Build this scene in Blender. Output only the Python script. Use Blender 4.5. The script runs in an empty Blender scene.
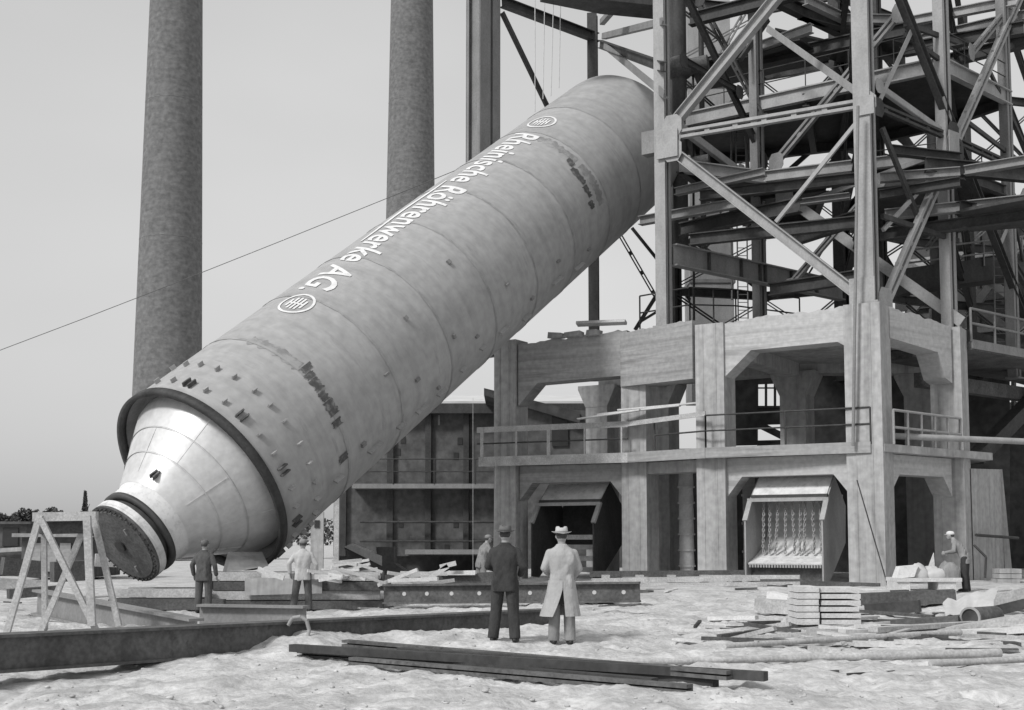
import bpy, bmesh, math, random
from mathutils import Vector, Matrix, noise as mnoise
random.seed(7)
V = Vector
R = math.radians
C = bpy.context.scene.collection
scene = bpy.context.scene

# ------------------------------------------------------------------ camera
FPX = 1250.0
PITCH = math.atan(105 / FPX)
EYE = V((0, 0, 1.65))
FW = V((0, math.cos(PITCH), math.sin(PITCH)))
UP = V((0, -math.sin(PITCH), math.cos(PITCH)))
cam = bpy.data.cameras.new('camera')
cam.sensor_width = 36
cam.lens = 36 * FPX / 1024
cam.shift_y = 80 / 1024      # rising front, as on a view camera
cam.clip_end = 6000
co = bpy.data.objects.new('camera', cam)
co.location = EYE
co.rotation_euler = (R(90) + PITCH, 0, 0)
C.objects.link(co)
scene.camera = co


def ray(px, py):
    return FW + V((1, 0, 0)) * ((px - 512) / FPX) + UP * ((435 - py) / FPX)


def at(px, py, Y):
    """surveyed point of the photograph at ground distance Y"""
    d = ray(px, py)
    return EYE + d * (Y / d.y)


def onz(px, py, z):
    d = ray(px, py)
    return EYE + d * ((z - EYE.z) / d.z)


class Plane:
    def __init__(s, a, b):
        s.a = V((a[0], a[1], 0)); s.b = V((b[0], b[1], 0))
        s.u = (s.b - s.a).normalized()
        s.n = V((s.u.y, -s.u.x, 0))
        if s.n.dot(V((0, -1, 0))) < 0: s.n = -s.n

    def pt(s, px, py, off=0.0):
        d = ray(px, py)
        t = ((s.a + s.n * off) - EYE).dot(s.n) / d.dot(s.n)
        return EYE + d * t


# ------------------------------------------------------------------ materials
def mat(name, col, rough=0.85, var=0.25, scale=3.0, stretch=(1, 1, 1), bump=0.25, bscale=None,
        metallic=0.0, spots=None, spotcol=0.05, spotscale=4.0, fine=0.0, finescale=60.0, bdist=0.02):
    m = bpy.data.materials.new(name)
    m.use_nodes = True
    nt = m.node_tree
    b = nt.nodes['Principled BSDF']
    b.inputs['Roughness'].default_value = rough
    b.inputs['Metallic'].default_value = metallic
    b.inputs['Specular IOR Level'].default_value = 0.3
    tc = nt.nodes.new('ShaderNodeTexCoord')
    mp = nt.nodes.new('ShaderNodeMapping')
    mp.inputs['Scale'].default_value = stretch
    nt.links.new(tc.outputs['Object'], mp.inputs['Vector'])
    n1 = nt.nodes.new('ShaderNodeTexNoise')
    n1.inputs['Scale'].default_value = scale
    n1.inputs['Detail'].default_value = 8
    n1.inputs['Roughness'].default_value = 0.62
    nt.links.new(mp.outputs['Vector'], n1.inputs['Vector'])
    cr = nt.nodes.new('ShaderNodeValToRGB')
    lo = max(0.005, col * (1 - var)); hi = col * (1 + var)
    cr.color_ramp.elements[0].position = 0.3
    cr.color_ramp.elements[0].color = (lo, lo, lo, 1)
    cr.color_ramp.elements[1].position = 0.7
    cr.color_ramp.elements[1].color = (hi, hi, hi, 1)
    nt.links.new(n1.outputs['Fac'], cr.inputs['Fac'])
    out = cr.outputs['Color']
    if fine:
        n3 = nt.nodes.new('ShaderNodeTexNoise')
        n3.inputs['Scale'].default_value = finescale
        n3.inputs['Detail'].default_value = 4
        nt.links.new(tc.outputs['Object'], n3.inputs['Vector'])
        mr = nt.nodes.new('ShaderNodeMapRange')
        mr.inputs['From Min'].default_value = 0.3; mr.inputs['From Max'].default_value = 0.7
        mr.inputs['To Min'].default_value = 1 - fine; mr.inputs['To Max'].default_value = 1 + fine
        nt.links.new(n3.outputs['Fac'], mr.inputs['Value'])
        mu = nt.nodes.new('ShaderNodeMix'); mu.data_type = 'RGBA'; mu.blend_type = 'MULTIPLY'
        mu.inputs['Factor'].default_value = 1.0
        nt.links.new(out, mu.inputs['A']); nt.links.new(mr.outputs['Result'], mu.inputs['B'])
        out = mu.outputs['Result']
    if spots:
        n2 = nt.nodes.new('ShaderNodeTexNoise')
        n2.inputs['Scale'].default_value = spotscale
        n2.inputs['Detail'].default_value = 6
        n2.inputs['Roughness'].default_value = 0.7
        nt.links.new(mp.outputs['Vector'], n2.inputs['Vector'])
        c2 = nt.nodes.new('ShaderNodeValToRGB')
        c2.color_ramp.elements[0].position = 1 - spots - 0.08
        c2.color_ramp.elements[0].color = (0, 0, 0, 1)
        c2.color_ramp.elements[1].position = 1 - spots + 0.08
        c2.color_ramp.elements[1].color = (1, 1, 1, 1)
        nt.links.new(n2.outputs['Fac'], c2.inputs['Fac'])
        mx = nt.nodes.new('ShaderNodeMix'); mx.data_type = 'RGBA'
        nt.links.new(c2.outputs['Color'], mx.inputs['Factor'])
        nt.links.new(out, mx.inputs['A'])
        mx.inputs['B'].default_value = (spotcol, spotcol, spotcol, 1)
        out = mx.outputs['Result']
    nt.links.new(out, b.inputs['Base Color'])
    if bump:
        nb = nt.nodes.new('ShaderNodeTexNoise')
        nb.inputs['Scale'].default_value = bscale or scale * 6
        nb.inputs['Detail'].default_value = 6
        nt.links.new(mp.outputs['Vector'], nb.inputs['Vector'])
        bp = nt.nodes.new('ShaderNodeBump')
        bp.inputs['Strength'].default_value = bump
        bp.inputs['Distance'].default_value = bdist
        nt.links.new(nb.outputs['Fac'], bp.inputs['Height'])
        nt.links.new(bp.outputs['Normal'], b.inputs['Normal'])
    m['out'] = 1
    return m


M = {}
M['sand'] = mat('sand', 0.47, 0.95, 0.3, 1.1, bump=0.5, bscale=14, spots=0.40, spotcol=0.32, spotscale=2.0,
                fine=0.16, finescale=11.0, bdist=0.05)
M['concrete'] = mat('concrete', 0.37, 0.9, 0.30, 3.2, (1, 1, 0.06), 0.5, 5, fine=0.16, finescale=5,
                    spots=0.40, spotcol=0.22, spotscale=1.6)
M['concrete_beam'] = mat('concrete_beam', 0.44, 0.9, 0.26, 1.6, (0.12, 0.12, 2.2), 0.5, 5, fine=0.12, finescale=7,
                         spots=0.40, spotcol=0.29, spotscale=1.6)
M['concrete_grey'] = mat('concrete_grey', 0.31, 0.9, 0.3, 1.6, (0.12, 0.12, 2.2), 0.5, 5, fine=0.12, finescale=7,
                         spots=0.38, spotcol=0.19, spotscale=1.3)
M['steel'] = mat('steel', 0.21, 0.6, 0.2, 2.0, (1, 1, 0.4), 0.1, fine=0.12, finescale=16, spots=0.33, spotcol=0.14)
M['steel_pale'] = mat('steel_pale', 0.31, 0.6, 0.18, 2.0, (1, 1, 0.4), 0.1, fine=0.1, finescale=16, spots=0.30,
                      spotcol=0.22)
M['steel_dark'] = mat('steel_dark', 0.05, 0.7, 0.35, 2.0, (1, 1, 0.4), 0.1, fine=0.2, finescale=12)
M['rust'] = mat('rust', 0.10, 0.85, 0.4, 1.5, (1, 1, 1), 0.3, 20, fine=0.25, finescale=14, spots=0.36, spotcol=0.05)
M['hull'] = mat('hull', 0.34, 0.6, 0.15, 1.1, (0.45, 0.45, 2.4), 0.1, 3.0, fine=0.10, finescale=3.5, spots=0.36,
                spotcol=0.26, spotscale=1.1)
M['seam'] = mat('seam', 0.28, 0.7, 0.3, 2.0, bump=0.1, spots=0.45, spotcol=0.33, spotscale=1.5)
M['cone'] = mat('cone', 0.60, 0.36, 0.12, 1.6, (1, 1, 0.7), 0.1, 3.0, metallic=0.25, fine=0.08, finescale=6)
M['white'] = mat('white', 0.68, 0.8, 0.1, 4.0, bump=0.0, spots=0.40, spotcol=0.52, spotscale=7)
M['black_band'] = mat('black_band', 0.07, 0.6, 0.3, 3.0, bump=0.1)
M['patch'] = mat('patch', 0.09, 0.8, 0.3, 4.0, bump=0.1, spots=0.40, spotcol=0.22, spotscale=4)
M['wear'] = mat('wear', 0.23, 0.75, 0.25, 2.0, bump=0.1, spots=0.45, spotcol=0.33, spotscale=2.0)
M['wood'] = mat('wood', 0.40, 0.85, 0.25, 2.0, (1, 1, 1), 0.3, 30, fine=0.2, finescale=24)
M['wood_pale'] = mat('wood_pale', 0.55, 0.85, 0.18, 2.0, bump=0.3, bscale=30, fine=0.12, finescale=24)
M['wood_dark'] = mat('wood_dark', 0.085, 0.9, 0.35, 2.0, bump=0.4, bscale=30, fine=0.25, finescale=20)
M['brick'] = mat('brick', 0.155, 0.95, 0.2, 1.5, (0.9, 0.9, 2.2), 0.3, 6, fine=0.22, finescale=2.6, spots=0.34,
                 spotcol=0.12, spotscale=0.8)
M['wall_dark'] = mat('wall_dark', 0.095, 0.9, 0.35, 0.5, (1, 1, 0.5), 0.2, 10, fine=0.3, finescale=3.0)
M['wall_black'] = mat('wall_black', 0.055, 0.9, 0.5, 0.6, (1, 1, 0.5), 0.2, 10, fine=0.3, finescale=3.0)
M['roof'] = mat('roof', 0.55, 0.7, 0.15, 0.6, bump=0.1)
M['glass'] = mat('glass', 0.04, 0.2, 0.2, 2.0, bump=0)
M['leaf'] = mat('leaf', 0.07, 0.9, 0.4, 0.6, bump=0)
M['bark'] = mat('bark', 0.08, 0.9, 0.3, 4.0, bump=0.2)
M['rope'] = mat('rope', 0.12, 0.9, 0.2, 4.0, bump=0)
M['rope_pale'] = mat('rope_pale', 0.5, 0.9, 0.2, 4.0, bump=0)
M['skin'] = mat('skin', 0.30, 0.6, 0.1, 8.0, bump=0.05)
M['suit'] = mat('suit', 0.045, 0.95, 0.3, 9.0, stretch=(1, 1, 0.55), bump=0.9, bscale=8, bdist=0.05)
M['suit_mid'] = mat('suit_mid', 0.085, 0.95, 0.3, 9.0, stretch=(1, 1, 0.55), bump=0.9, bscale=8, bdist=0.05)
M['coat'] = mat('coat', 0.38, 0.95, 0.1, 6.0, stretch=(1, 1, 0.55), bump=0.9, bscale=8, bdist=0.05)
M['cloth_grey'] = mat('cloth_grey', 0.24, 0.95, 0.2, 8.0, stretch=(1, 1, 0.55), bump=0.9, bscale=8, bdist=0.05)
M['cloth_pale'] = mat('cloth_pale', 0.44, 0.95, 0.14, 7.0, stretch=(1, 1, 0.55), bump=0.9, bscale=8, bdist=0.05)
M['shoe'] = mat('shoe', 0.03, 0.5, 0.2, 9.0, bump=0)
M['hat_dark'] = mat('hat_dark', 0.12, 0.95, 0.2, 9.0, bump=0)
M['hat_pale'] = mat('hat_pale', 0.45, 0.95, 0.1, 9.0, bump=0)
M['hair'] = mat('hair', 0.06, 0.8, 0.3, 20.0, bump=0.3)
M['pale_lifted'] = mat('pale_lifted', 0.62, 0.8, 0.2, 3.0, bump=0.2, spots=0.38, spotcol=0.42)  # lightened to offset deck shade on chute hoods and ramp; plain pale elsewhere
M['canvas'] = mat('canvas', 0.48, 0.9, 0.12, 3.0, bump=0.4, bscale=9)
M['rubble'] = mat('rubble', 0.3, 0.95, 0.3, 3.0, bump=0.5, bscale=12)


# ------------------------------------------------------------------ mesh collector
class MB:
    def __init__(s):
        s.v = []; s.f = []; s.sm = []

    def add(s, vs, fs, smooth=False):
        o = len(s.v)
        s.v += [V(p) for p in vs]
        for f in fs:
            s.f.append([i + o for i in f]); s.sm.append(smooth)
        return s

    def obox(s, c, ax, ay, az):
        """box from centre and three half axes"""
        c, ax, ay, az = V(c), V(ax), V(ay), V(az)
        vs = [c + ax * i + ay * j + az * k for i in (-1, 1) for j in (-1, 1) for k in (-1, 1)]
        fs = [(0, 1, 3, 2), (4, 6, 7, 5), (0, 4, 5, 1), (2, 3, 7, 6), (0, 2, 6, 4), (1, 5, 7, 3)]
        if ax.cross(ay).dot(az) < 0: fs = [tuple(reversed(f)) for f in fs]
        return s.add(vs, fs)

    def box(s, x0, x1, y0, y1, z0, z1):
        return s.obox(((x0 + x1) / 2, (y0 + y1) / 2, (z0 + z1) / 2), (abs(x1 - x0) / 2, 0, 0),
                      (0, abs(y1 - y0) / 2, 0), (0, 0, abs(z1 - z0) / 2))

    def bar(s, p0, p1, w, t, n=None, up=None):
        """box beam p0-p1; t = size along n, w = size across (perp. to n)"""
        p0, p1 = V(p0), V(p1)
        d = p1 - p0; L = d.length; d.normalize()
        if n is None:
            n = d.cross(V((0, 0, 1)))
            if n.length < 1e-3: n = V((1, 0, 0))
        n = (V(n) - d * V(n).dot(d)).normalized()
        w_ = n.cross(d).normalized()
        return s.obox((p0 + p1) / 2, d * (L / 2), n * (t / 2), w_ * (w / 2))

    def ibar(s, p0, p1, h, w, n=None, tf=None, tw=None):
        """I/H section: web h across, flanges w along n"""
        p0, p1 = V(p0), V(p1)
        d = (p1 - p0).normalized()
        if n is None:
            n = d.cross(V((0, 0, 1)))
        n = (V(n) - d * V(n).dot(d)).normalized()
        u = n.cross(d).normalized()
        tf = tf or h * 0.09; tw = tw or w * 0.12
        s.bar(p0, p1, h - 2 * tf, tw, n)
        for k in (-1, 1):
            o = u * (k * (h - tf) / 2)
            s.bar(p0 + o, p1 + o, tf, w, n)
        return s

    def tube(s, p0, p1, r0, r1=None, n=10, caps=True, smooth=True):
        p0, p1 = V(p0), V(p1)
        r1 = r0 if r1 is None else r1
        d = (p1 - p0).normalized()
        a = d.cross(V((0, 0, 1)))
        if a.length < 1e-3: a = V((1, 0, 0))
        a.normalize(); b = d.cross(a)
        vs = []
        for p, r in ((p0, r0), (p1, r1)):
            for i in range(n):
                t = 2 * math.pi * i / n
                vs.append(p + (a * math.cos(t) + b * math.sin(t)) * r)
        fs = [(i, n + i, n + (i + 1) % n, (i + 1) % n)[::-1] for i in range(n)]
        s.add(vs, fs, smooth)
        if caps:
            s.add(vs[:n], [tuple(range(n))]); s.add(vs[n:], [tuple(range(n))[::-1]])
        return s

    def path(s, pts, r, n=6):
        for a, b in zip(pts, pts[1:]): s.tube(a, b, r, r, n, True)
        return s

    def lathe(s, prof, n=64, smooth=True, closed=False):
        """profile [(r,z)] around local z"""
        vs = []
        for r, z in prof:
            for i in range(n):
                t = 2 * math.pi * i / n
                vs.append((r * math.cos(t), r * math.sin(t), z))
        fs = []
        m = len(prof)
        for j in range(m - 1 if not closed else m):
            k = (j + 1) % m
            for i in range(n):
                i2 = (i + 1) % n
                fs.append((j * n + i, j * n + i2, k * n + i2, k * n + i))
        return s.add(vs, fs, smooth)

    def prism(s, poly, ext):
        """polygon of 3d points extruded by vector"""
        poly = [V(p) for p in poly]; ext = V(ext)
        n = len(poly)
        nn = V((0, 0, 0))
        for i in range(n):
            nn += poly[i].cross(poly[(i + 1) % n])
        if nn.dot(ext) > 0: poly = poly[::-1]
        vs = poly + [p + ext for p in poly]
        fs = [tuple(range(n)), tuple(range(2 * n - 1, n - 1, -1))]
        for i in range(n):
            j = (i + 1) % n
            fs.append((i, n + i, n + j, j))
        return s.add(vs, fs)

    def ell(s, c, r, n=14, m=9):
        vs = [V(c) + V((0, 0, -r[2]))]
        for j in range(1, m):
            ph = -math.pi / 2 + math.pi * j / m
            for i in range(n):
                t = 2 * math.pi * i / n
                vs.append(V(c) + V((r[0] * math.cos(ph) * math.cos(t), r[1] * math.cos(ph) * math.sin(t),
                                    r[2] * math.sin(ph))))
        vs.append(V(c) + V((0, 0, r[2])))
        fs = [(0, 1 + (i + 1) % n, 1 + i) for i in range(n)]
        for j in range(m - 2):
            for i in range(n):
                i2 = (i + 1) % n
                a = 1 + j * n
                fs.append((a + i, a + i2, a + n + i2, a + n + i))
        last = len(vs) - 1; a = 1 + (m - 2) * n
        fs += [(a + i, a + (i + 1) % n, last) for i in range(n)]
        return s.add(vs, fs, True)

    def rings(s, rs, n=20):
        """loft of horizontal ellipse rings (cx,cy,z,rx,ry), capped"""
        vs = []
        for cx, cy, z, rx, ry in rs:
            for i in range(n):
                t = 2 * math.pi * i / n
                c_, s_ = math.cos(t), math.sin(t)
                q = 0.8
                vs.append((cx + rx * math.copysign(abs(c_) ** q, c_), cy + ry * math.copysign(abs(s_) ** q, s_), z))
        fs = []
        for j in range(len(rs) - 1):
            for i in range(n):
                i2 = (i + 1) % n
                fs.append((j * n + i, j * n + i2, (j + 1) * n + i2, (j + 1) * n + i))
        s.add(vs, fs, True)
        s.add(vs[:n], [tuple(range(n))[::-1]]); s.add(vs[-n:], [tuple(range(n))])
        return s

    def mesh(s, name, m):
        me = bpy.data.meshes.new(name)
        me.from_pydata([tuple(p) for p in s.v], [], s.f)
        me.polygons.foreach_set('use_smooth', s.sm)
        me.materials.append(M[m] if isinstance(m, str) else m)
        me.update()
        return me


WORLD = {}          # world offset of every object built from world coordinates


def empty(name, loc, label, cat, group=None):
    o = bpy.data.objects.new(name, None)
    o.empty_display_size = 0.3
    o.location = loc
    C.objects.link(o)
    WORLD[o] = V(loc)
    tag(o, label, cat, group)
    return o


def tag(o, label, cat, group=None):
    o['label'] = label; o['category'] = cat
    if group: o['group'] = group
    return o


def build(name, mb, m, parent=None, local=False):
    """link as ONE mesh object; vertices are in world space unless local (then in the parent's space)"""
    if local:
        o = bpy.data.objects.new(name, mb.mesh(name, m))
        WORLD[o] = V((0, 0, 0))
    else:
        lo = V((min(p.x for p in mb.v), min(p.y for p in mb.v), min(p.z for p in mb.v)))
        hi = V((max(p.x for p in mb.v), max(p.y for p in mb.v), max(p.z for p in mb.v)))
        c = (lo + hi) / 2
        if parent is None: c.z = lo.z
        mb.v = [p - c for p in mb.v]
        o = bpy.data.objects.new(name, mb.mesh(name, m))
        pw = WORLD[parent] if parent else V((0, 0, 0))
        o.location = c - pw
        WORLD[o] = c
    if parent: o.parent = parent
    C.objects.link(o)
    return o


def remeshed(mb, name, m, voxel, smooth=5):
    """fuse overlapping shapes into one continuous surface"""
    me = mb.mesh(name, m)
    o = bpy.data.objects.new(name, me)
    C.objects.link(o)
    r = o.modifiers.new('r', 'REMESH'); r.mode = 'VOXEL'; r.voxel_size = voxel
    if smooth:
        s_ = o.modifiers.new('s', 'SMOOTH'); s_.iterations = smooth; s_.factor = 0.5
    dg = bpy.context.evaluated_depsgraph_get()
    me2 = bpy.data.meshes.new_from_object(o.evaluated_get(dg))
    bpy.data.objects.remove(o); bpy.data.meshes.remove(me)
    me2.name = name
    me2.materials.clear(); me2.materials.append(M[m])
    me2.polygons.foreach_set('use_smooth', [True] * len(me2.polygons))
    return me2


# ------------------------------------------------------------------ ground
def sst(a, b, x):
    t = max(0.0, min(1.0, (x - a) / (b - a)))
    return t * t * (3 - 2 * t)


def gz0(x, y):
    z = 0.30 * sst(23, 35, y) * sst(-3.5, 2.5, x) - 0.12 * sst(22, 28, y) * sst(-2.0, -4.5, x)
    z += 0.32 * math.exp(-(((x + 3.35) / 0.8) ** 2 + ((y - 19.3) / 0.8) ** 2))       # heap at the end of the long beam
    z += 0.14 * math.exp(-(((x + 1.4) / 1.6) ** 2 + ((y - 20.2) / 0.9) ** 2))
    z += 0.10 * math.exp(-(((x - 0.2) / 2.5) ** 2 + ((y - 21.5) / 1.0) ** 2))
    z -= 0.2 * sst(-3.2, -6.0, x) * sst(19, 15, y) * sst(9, 13, y)                  # hollow on the left
    return z


def gz(x, y):
    z = gz0(x, y)
    if y < 60 and abs(x) < 40:
        p = V((x, y, 0))
        k = sst(60, 40, y)
        z += k * (0.10 * mnoise.noise(p * 0.55) + 0.055 * mnoise.noise(p * 1.6 + V((3, 1, 7))))
        for w_ in (0.0, 1.5):       # wheel ruts running in from the right
            yr = 21.6 + w_ + 0.10 * (x - 3) + 0.25 * math.sin(x * .5)
            if x > -1 and y < 30: z -= 0.07 * math.exp(-((y - yr) / .17) ** 2) - 0.035 * math.exp(-((abs(y - yr) - .34) / .14) ** 2)
        if y < 32:
            q = mnoise.noise(p * 2.9 + V((9, 2, 1)))
            z += 0.055 * q + 0.045 * abs(mnoise.noise(p * 5.5 + V((1, 5, 2)))) + 0.02 * mnoise.noise(p * 11)
            f = mnoise.noise(p * 0.8 + V((4, 4, 4)))
            if f > 0:       # trodden ground: pits of footprints
                d_ = mnoise.cell(p * 2.3); e_ = mnoise.noise(p * 3.7 + V((7, 7, 7)))
                if e_ > 0.25: z -= min(1, f * 4) * (e_ - 0.25) * 0.22
    return z


def grid(a, b, step, lo, hi, g=1.25):
    c = []
    x = a
    while x < b: c.append(x); x += step
    s = step; x = c[-1]
    while x < hi:
        s *= g; x += s; c.append(x)
    s = step; x = a
    while x > lo:
        s *= g; x -= s; c.insert(0, x)
    return c


xs = grid(-11, 14, 0.075, -3000, 3000)
ys = grid(11, 24, 0.065, -60, 24.1)
y_ = ys[-1]; st_ = 0.08
while y_ < 4500:
    st_ = min(st_ * 1.03, 0.3) if y_ < 55 else st_ * 1.25
    y_ += st_; ys.append(y_)
vs = []
for y in ys:
    for x in xs: vs.append((x, y, gz(x, y)))
nx = len(xs)
fs = [(j * nx + i, j * nx + i + 1, (j + 1) * nx + i + 1, (j + 1) * nx + i) for j in range(len(ys) - 1) for i in
      range(nx - 1)]
g = MB(); g.add(vs, fs, True)
go = bpy.data.objects.new('ground', g.mesh('ground', 'sand'))
C.objects.link(go); go['kind'] = 'structure'
cl = MB()
for _ in range(2200):
    y = 11.5 + 20 * random.random() ** 1.6; x = random.uniform(-.45, .45) * y
    if mnoise.noise(V((x * .6, y * .6, 2))) < random.uniform(-.5, .35): continue
    rr = random.choice((.006, .008, .01, .012, .012, .018, .024)) * random.uniform(.8, 1.4)
    c_ = V((x, y, gz(x, y) + rr * .3))
    k0 = len(cl.v); cl.ell((0, 0, 0), (rr * random.uniform(.8, 1.6), rr * random.uniform(.8, 1.4), rr * random.uniform(.4, .8)), 6, 4)
    for i_ in range(k0, len(cl.v)): cl.v[i_] = c_ + cl.v[i_] * random.uniform(.8, 1.2)
clod = build('sand_clods', cl, 'sand'); clod['kind'] = 'stuff'; clod['label'] = 'scattered clods and pebbles on the trodden sand'; clod['category'] = 'rubble'


# ------------------------------------------------------------------ vessel
A = V((-8.3871, 33.9816, 3.2949)); AX = V((0.51474763, 0.62839196, 0.58323102)).normalized()
E1 = V((0.77358989, -0.63368659, 0)).normalized(); E2 = E1.cross(AX).normalized()
if E2.z < 0: E2 = -E2
LEN = 24.3; RV = 2.851
# local frame: x = E1, y = E2, z = AX (right handed check)
if E1.cross(E2).dot(AX) < 0:
    SGN = -1
else:
    SGN = 1
# E1 x E2 = -AX would be left handed, so local x is flipped in that case
LX = E1 * SGN
rot = Matrix((LX, E2, AX)).transposed()
ves = empty('pressure_vessel', A, 'huge tilted grey steel cylinder with white cone, leaning into the steel tower',
            'vessel')
ves.rotation_mode = 'QUATERNION'
ves.rotation_quaternion = rot.to_quaternion()


def loc(th, s, r=RV):
    t = R(th)
    return V((SGN * r * math.cos(t), r * math.sin(t), s))


b = MB()
prof = [(RV - 0.06, -0.12), (RV, -0.12)]
seams = [2.75, 5.35, 8.0, 10.6, 13.2, 15.8, 18.4, 20.9]
s0 = -0.12
for sm in seams:
    for q in (0.25, 0.5, 0.75): prof.append((RV, s0 + (sm - s0) * q))
    prof += [(RV, sm - 0.05), (RV + 0.012, sm - 0.02), (RV + 0.012, sm + 0.02), (RV, sm + 0.05)]
    s0 = sm
prof += [(RV, 22.5), (RV, 24.2), (RV - 0.03, 24.6), (RV - 0.14, 24.85), (RV - 0.5, 25.1), (1.3, 25.35), (0.01, 25.45)]
b.lathe(prof, 128)
hull = build('hull', b, 'hull', ves, True)
b = MB()      # skirt ring round the lower edge
b.lathe([(RV - 0.09, -0.24), (RV + 0.05, -0.24), (RV + 0.05, -0.02), (RV - 0.09, -0.02)], 128, True, True)
build('skirt_ring', b, 'steel_dark', ves, True)
b = MB()
b.lathe([(RV - 0.06, -0.02), (RV - 0.16, 0.35), (2.42, 0.30), (2.42, -0.02)], 96)
build('skirt_plate', b, 'steel', ves, True)
b = MB()
b.lathe([(2.52, 0.25), (2.46, 0.0), (2.06, -0.62), (1.67, -1.22), (1.36, -1.72), (1.27, -1.88), (1.23, -1.96)], 96)
cone = build('cone', b, 'cone', ves, True)
for i, zz in enumerate((-0.62, -1.22)):      # lapped plate courses of the cone
    rr_ = (2.06, 1.67)[i]
    b = MB(); b.lathe([(rr_ + .016, zz - .02), (rr_ + .03, zz + .012), (rr_ + .012, zz + .03)], 96)
    build('lap_joint', b, 'cone', cone, True)
for i in range(10):
    t = 2 * math.pi * i / 10 + .2; b = MB()
    z0, z1, r0, r1 = ((0.0, -1.2, 2.46, 1.68) if i % 2 else (-.64, -1.7, 2.05, 1.37))
    e_ = V((SGN * math.cos(t), math.sin(t), 0)); tt = V((-e_.y, e_.x, 0))
    p0 = e_ * (r0 + .004) + V((0, 0, z0)); p1 = e_ * (r1 + .004) + V((0, 0, z1))
    b.bar(p0, p1, .016, .014, e_); build('lap_joint', b, 'cone', cone, True)
b = MB(); b.lathe([(1.235, -1.94), (1.185, -2.02), (1.17, -2.42)], 64)
build('neck', b, 'white', ves, True)
b = MB(); b.lathe([(1.0, -2.40), (1.20, -2.40), (1.20, -2.52), (1.0, -2.52)], 64, True, True)
build('flange_ring', b, 'black_band', ves, True)
b = MB(); b.lathe([(1.02, -2.50), (1.02, -2.66), (1.10, -2.66), (1.10, -2.74), (1.0, -2.74)], 64, False)
build('collar', b, 'black_band', ves, True)
b = MB(); b.lathe([(1.0, -2.72), (1.17, -2.72), (1.17, -2.86), (1.14, -2.88), (1.14, -2.97), (1.0, -2.97)], 64, False)
build('cover_flange', b, 'pale_lifted', ves, True)
b = MB(); b.lathe([(1.165, -2.95), (1.165, -3.02), (1.03, -3.02), (1.02, -3.06), (0.2, -3.07), (0.001, -3.07)], 64, False)
cov = build('cover_plate', b, 'rust', ves, True)
for i in range(40):
    t = 2 * math.pi * i / 40
    c = V((1.10 * math.cos(t), 1.10 * math.sin(t), 0))
    b = MB(); b.tube(c + V((0, 0, -3.09)), c + V((0, 0, -3.01)), 0.026, 0.026, 6)
    build('bolt', b, 'steel_dark', cov, True)
b = MB(); b.tube((0, 0, -3.15), (0, 0, -3.05), 0.17, 0.14, 16)
build('hub', b, 'steel_dark', cov, True)
for k in range(3):
    a_ = k * 2.09 + 0.4
    c = V((0.72 * math.cos(a_), 0.72 * math.sin(a_), -3.08))
    b = MB(); b.obox(c, (0.03, 0, 0), (0, 0.08, 0), (0, 0, 0.04))
    build('lifting_eye', b, 'steel', cov, True)
# dark slot lug on the white neck, facing the camera side
b = MB(); t = R(58); rr_ = V((SGN * math.cos(t), math.sin(t), 0))
for dd in (-.05, .05): b.obox(rr_ * 1.45 + V((0, 0, -1.68)) + V((-rr_.y, rr_.x, 0)) * dd, rr_ * .06, V((-rr_.y, rr_.x, 0)) * .02, V((0, 0, .13)))
build('lug', b, 'patch', cone, True)


def curved(th0, th1, s0, s1, dr=0.006, n=8, jag=0.0):
    b = MB(); vs = []
    for i in range(n + 1):
        th = th0 + (th1 - th0) * i / n
        j0 = random.uniform(-jag, jag); j1 = random.uniform(-jag, jag)
        for s, r in ((s0 + j0, RV + dr), (s1 + j1, RV + dr)):
            vs.append(loc(th, s, r))
    fs = [(2 * i, 2 * i + 1, 2 * i + 3, 2 * i + 2) for i in range(n)]
    if SGN * (th1 - th0) < 0: fs = [f[::-1] for f in fs]
    return b.add(vs, fs, True)


# bare dark rectangles of the unpainted rings
for th, dth, s in [(31.5, 3.4, 2.98), (27, 3.6, 2.90), (19, 7.2, 2.86), (12.6, 5.6, 2.78), (3.5, 8.6, 2.76), (-3.2, 4.2, 2.70),
                   (-24, 5, 2.55)]:
    build('paint_patch', curved(th, th + dth, s - 0.2 * random.uniform(.7, 1.1), s + 0.18 * random.uniform(.7, 1.2), 0.02, 9, 0.05), 'patch', hull, True)
for th, dth, s in [(29, 6, 17.72), (14, 14, 17.55), (4, 9, 17.5), (-4, 6, 17.4)]:
    build('paint_patch', curved(th, th + dth, s - 0.13, s + 0.12, 0.02, 10, 0.06), 'patch', hull, True)
for th0, th1, s in [(30, 66, 18.0), (-6, 26, 18.05), (36, 70, 2.85)]:
    build('wear_stain', curved(th0, th1, s - 0.2, s + 0.17, 0.006, 20, 0.09), 'wear', hull, True)
# lugs near the lower edge
k = 0
for row, (s, step) in enumerate(((0.38, 12), (1.25, 12.5))):
    th = -72 + row * 6
    while th < 105:
        b = MB()
        big = (k % 3 == 0) and row == 0
        for dd in ((-0.09, 0.09) if big else (0,)):
            p = loc(th, s, RV + 0.05)
            rr = loc(th, 0, 1.0); tt = V((0, 0, 1)).cross(rr)
            b.obox(p + tt * dd, rr * 0.07, tt * 0.022, V((0, 0, 0.15 if big else 0.085)))
        build('lug', b, 'patch' if big else 'hull', hull, True)
        th += step * random.uniform(0.85, 1.15); k += 1
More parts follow.
